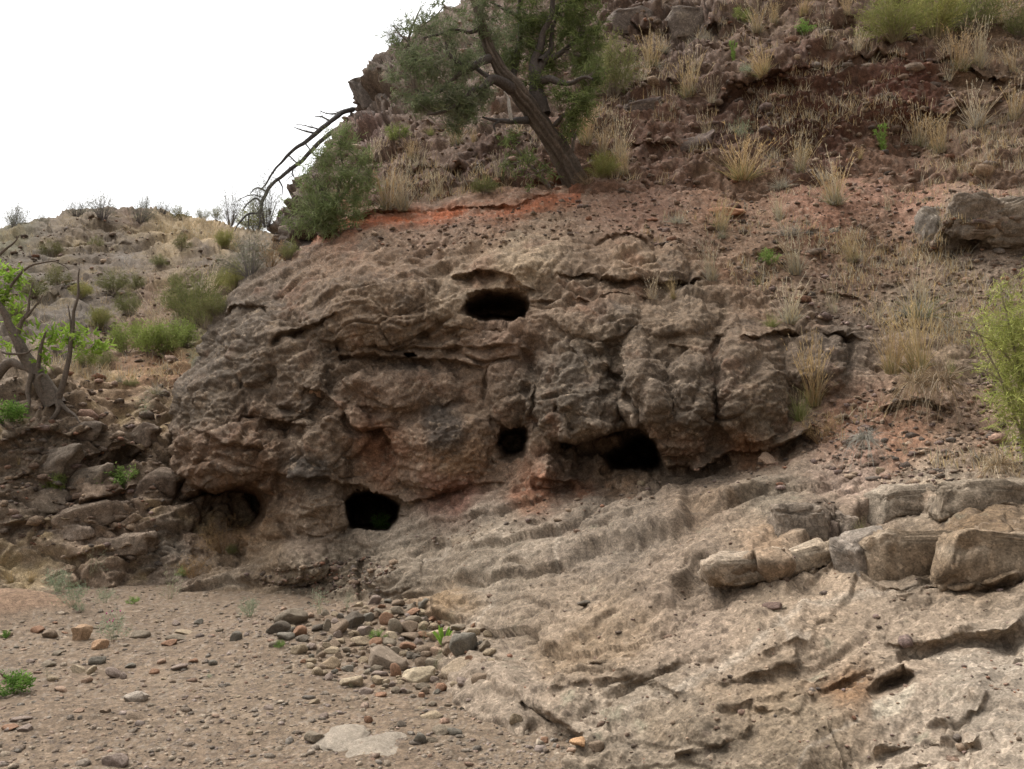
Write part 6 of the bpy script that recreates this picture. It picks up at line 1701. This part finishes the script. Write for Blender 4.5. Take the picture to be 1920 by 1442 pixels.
dead_tree('upper one of two dead trunks leaning off the crag against the sky', [(662,205,10.5,.6),(640,212,9.75,.3),(620,228,9,0),(588,254,8.25,0),(562,274,6.75,0),(540,291,6,0),(524,308,4.5,0),(512,324,3.75,0),(498,344,3,0),(486,358,1.5,0)],
          [[(620,228,4.5,0),(606,220,3,0),(590,217,1.5,0)], [(592,250,4.5,0),(572,246,3,0),(552,240,1.5,0)], [(600,244,3.75,0),(582,238,2.25,0),(556,232,1.12,0)], [(640,212,4.5,.2),(622,214,3,.2),(600,208,1.5,.2)], [(572,268,3,0),(590,290,2.25,0),(600,300,1.5,0)], [(540,291,3,0),(556,305,2.25,0)]], 60, DEADC)
dead_tree('lower one of two dead trunks, its forked tip hanging before the far hill', [(650,230,9.75,.4),(620,250,9,.1),(597,268,8.25,0),(580,286,7.5,0),(564,303,7.5,0),(543,319,6.75,0),(522,336,6.75,0),(506,352,6.75,0),(494,371,6,0),(486,396,5.25,0),(468,400,3.75,0),(452,416,3,0),(440,434,1.5,0)],
          [[(490,380,4.5,0),(478,372,3.75,0),(462,384,3,0),(455,396,1.5,0)], [(487,396,3.75,0),(488,416,3,0),(484,432,1.5,0)], [(468,400,3,0),(466,416,2.25,0),(470,432,1.5,0)], [(556,308,3.75,0),(548,322,2.25,0),(552,332,1.5,0)], [(500,360,3.75,0),(482,352,3,0),(468,362,1.5,0)], [(522,336,3.75,0),(530,352,2.25,0),(528,366,1.5,0)], [(494,371,3,0),(474,366,2.25,0),(450,372,1.5,0)]], 70, DEADC)

# the gnarled shrub at the left edge
g0, _ = surf(92, 742)
GY = g0.y - .15
GC = (.15, .12, .095)
gn = shrub_tree('gnarled_tree', 'gnarled half dead tree with twisting roots at the left edge', 92, 745,
  [(20,520,26,30,.9,.2),(8,560,24,30,.9,.1),(30,600,26,24,.7,.2),(100,634,26,16,.9,0),(75,650,24,14,.8,.1),(135,640,26,18,1,0),(170,652,18,12,1,0),(190,650,14,10,1,0),(60,630,20,14,.7,.1),(12,640,18,22,.5,.2),(160,628,14,10,.8,0),(90,675,16,8,.6,0)],
  [[(104,760,37.7,0),(84,725,32.8,0),(62,690,26.2,0),(40,655,21.3,0),(22,615,15.6,0),(8,585,12.3,0),(-8,555,9.02,0),(-25,520,4.92,0)],
   [(108,752,13.1,-.05),(122,705,9.84,-.05),(130,660,8.2,-.05),(136,610,6.56,-.05),(143,560,4.92,-.05),(147,505,2.46,-.05)], [(134,625,4.92,-.05),(130,595,3.28,-.05),(128,572,1.64,-.05)],
   [(30,635,9.84,0),(40,606,7.38,0),(52,585,5.74,0),(56,560,4.1,0),(60,530,2.46,0)], [(48,596,5.74,0),(64,575,4.1,0),(78,552,2.46,0)], [(2,575,6.56,.1),(16,545,5.74,.1),(36,515,4.92,.1),(62,496,4.1,.1),(95,490,3.28,.1),(120,498,2.46,.1),(128,506,1.64,.1)],
   [(70,690,8.2,-.1),(78,655,6.56,-.1),(84,632,4.92,-.1),(86,622,2.46,-.1)], [(-30,745,27.9,.1),(-5,700,21.3,.1),(20,680,16.4,.1),(48,690,11.5,.05),(66,705,6.56,0)], [(4,660,4.92,-.1),(20,664,4.92,-.1),(48,662,4.1,-.1),(62,655,2.46,-.1)], [(-20,480,6.56,.1),(0,478,5.74,.1),(16,462,4.1,.1),(36,442,1.64,.1)],
   [(100,745,13.1,-.05),(110,765,9.84,-.1),(98,785,7.38,-.15),(80,802,4.1,-.2)], [(108,750,11.5,-.05),(124,768,8.2,-.1),(140,778,4.92,-.15),(152,790,2.46,-.2)], [(60,700,9.84,-.1),(52,730,8.2,-.12),(56,755,6.56,-.15),(48,775,4.1,-.2)], [(80,735,7.38,-.15),(72,712,6.56,-.2),(80,704,5.74,-.2),(88,712,4.1,-.2)]],
  [(.22,.33,.05), (.26,.36,.07), (.18,.28,.045)], per=.010, n_each=6, leaf=(.10, .036), Y=GY, twigs=80, limb_rgb=GC)

# the wispy shrub at the right edge, close to the camera
r0, _ = surf(1905, 880)
RY = min(r0.y, 7.2)
shrub_tree('wispy_shrub', 'tall wispy yellow green shrub at the right edge beside the slabs', 1915, 890,
  [(1890,560,40,34,.30,0),(1900,620,66,46,.42,0),(1925,690,70,56,.55,0),(1905,760,52,54,.45,-.05),(1930,840,46,44,.4,-.05),(1850,590,34,20,.2,0),(1870,650,40,30,.25,0),(1980,640,80,100,.5,.1),(1960,520,46,36,.3,.1),(1845,690,26,12,.15,0)],
  [[(1925,900,9,0),(1918,820,7,0),(1910,720,6,0),(1895,620,4,0),(1880,540,2,0)], [(1918,820,5,0),(1885,740,4,0),(1850,660,3,0),(1812,590,1.5,0)], [(1912,740,5,0),(1930,660,4,0),(1945,560,3,0),(1960,500,2,0)], [(1905,690,4,0),(1860,640,3,0),(1800,618,2,0),(1765,640,1.2,0)], [(1915,780,5,0),(1880,720,3,0),(1830,692,2,0),(1790,700,1,0)], [(1925,880,6,0),(1965,760,5,0),(1990,640,3,0)]],
  [(.33,.35,.10), (.36,.37,.13), (.27,.30,.085)], per=.05, n_each=9, leaf=(.06, .0055), Y=RY, twigs=420, limb_rgb=(.24,.20,.13), twig_w=.0045, cat='shrub')
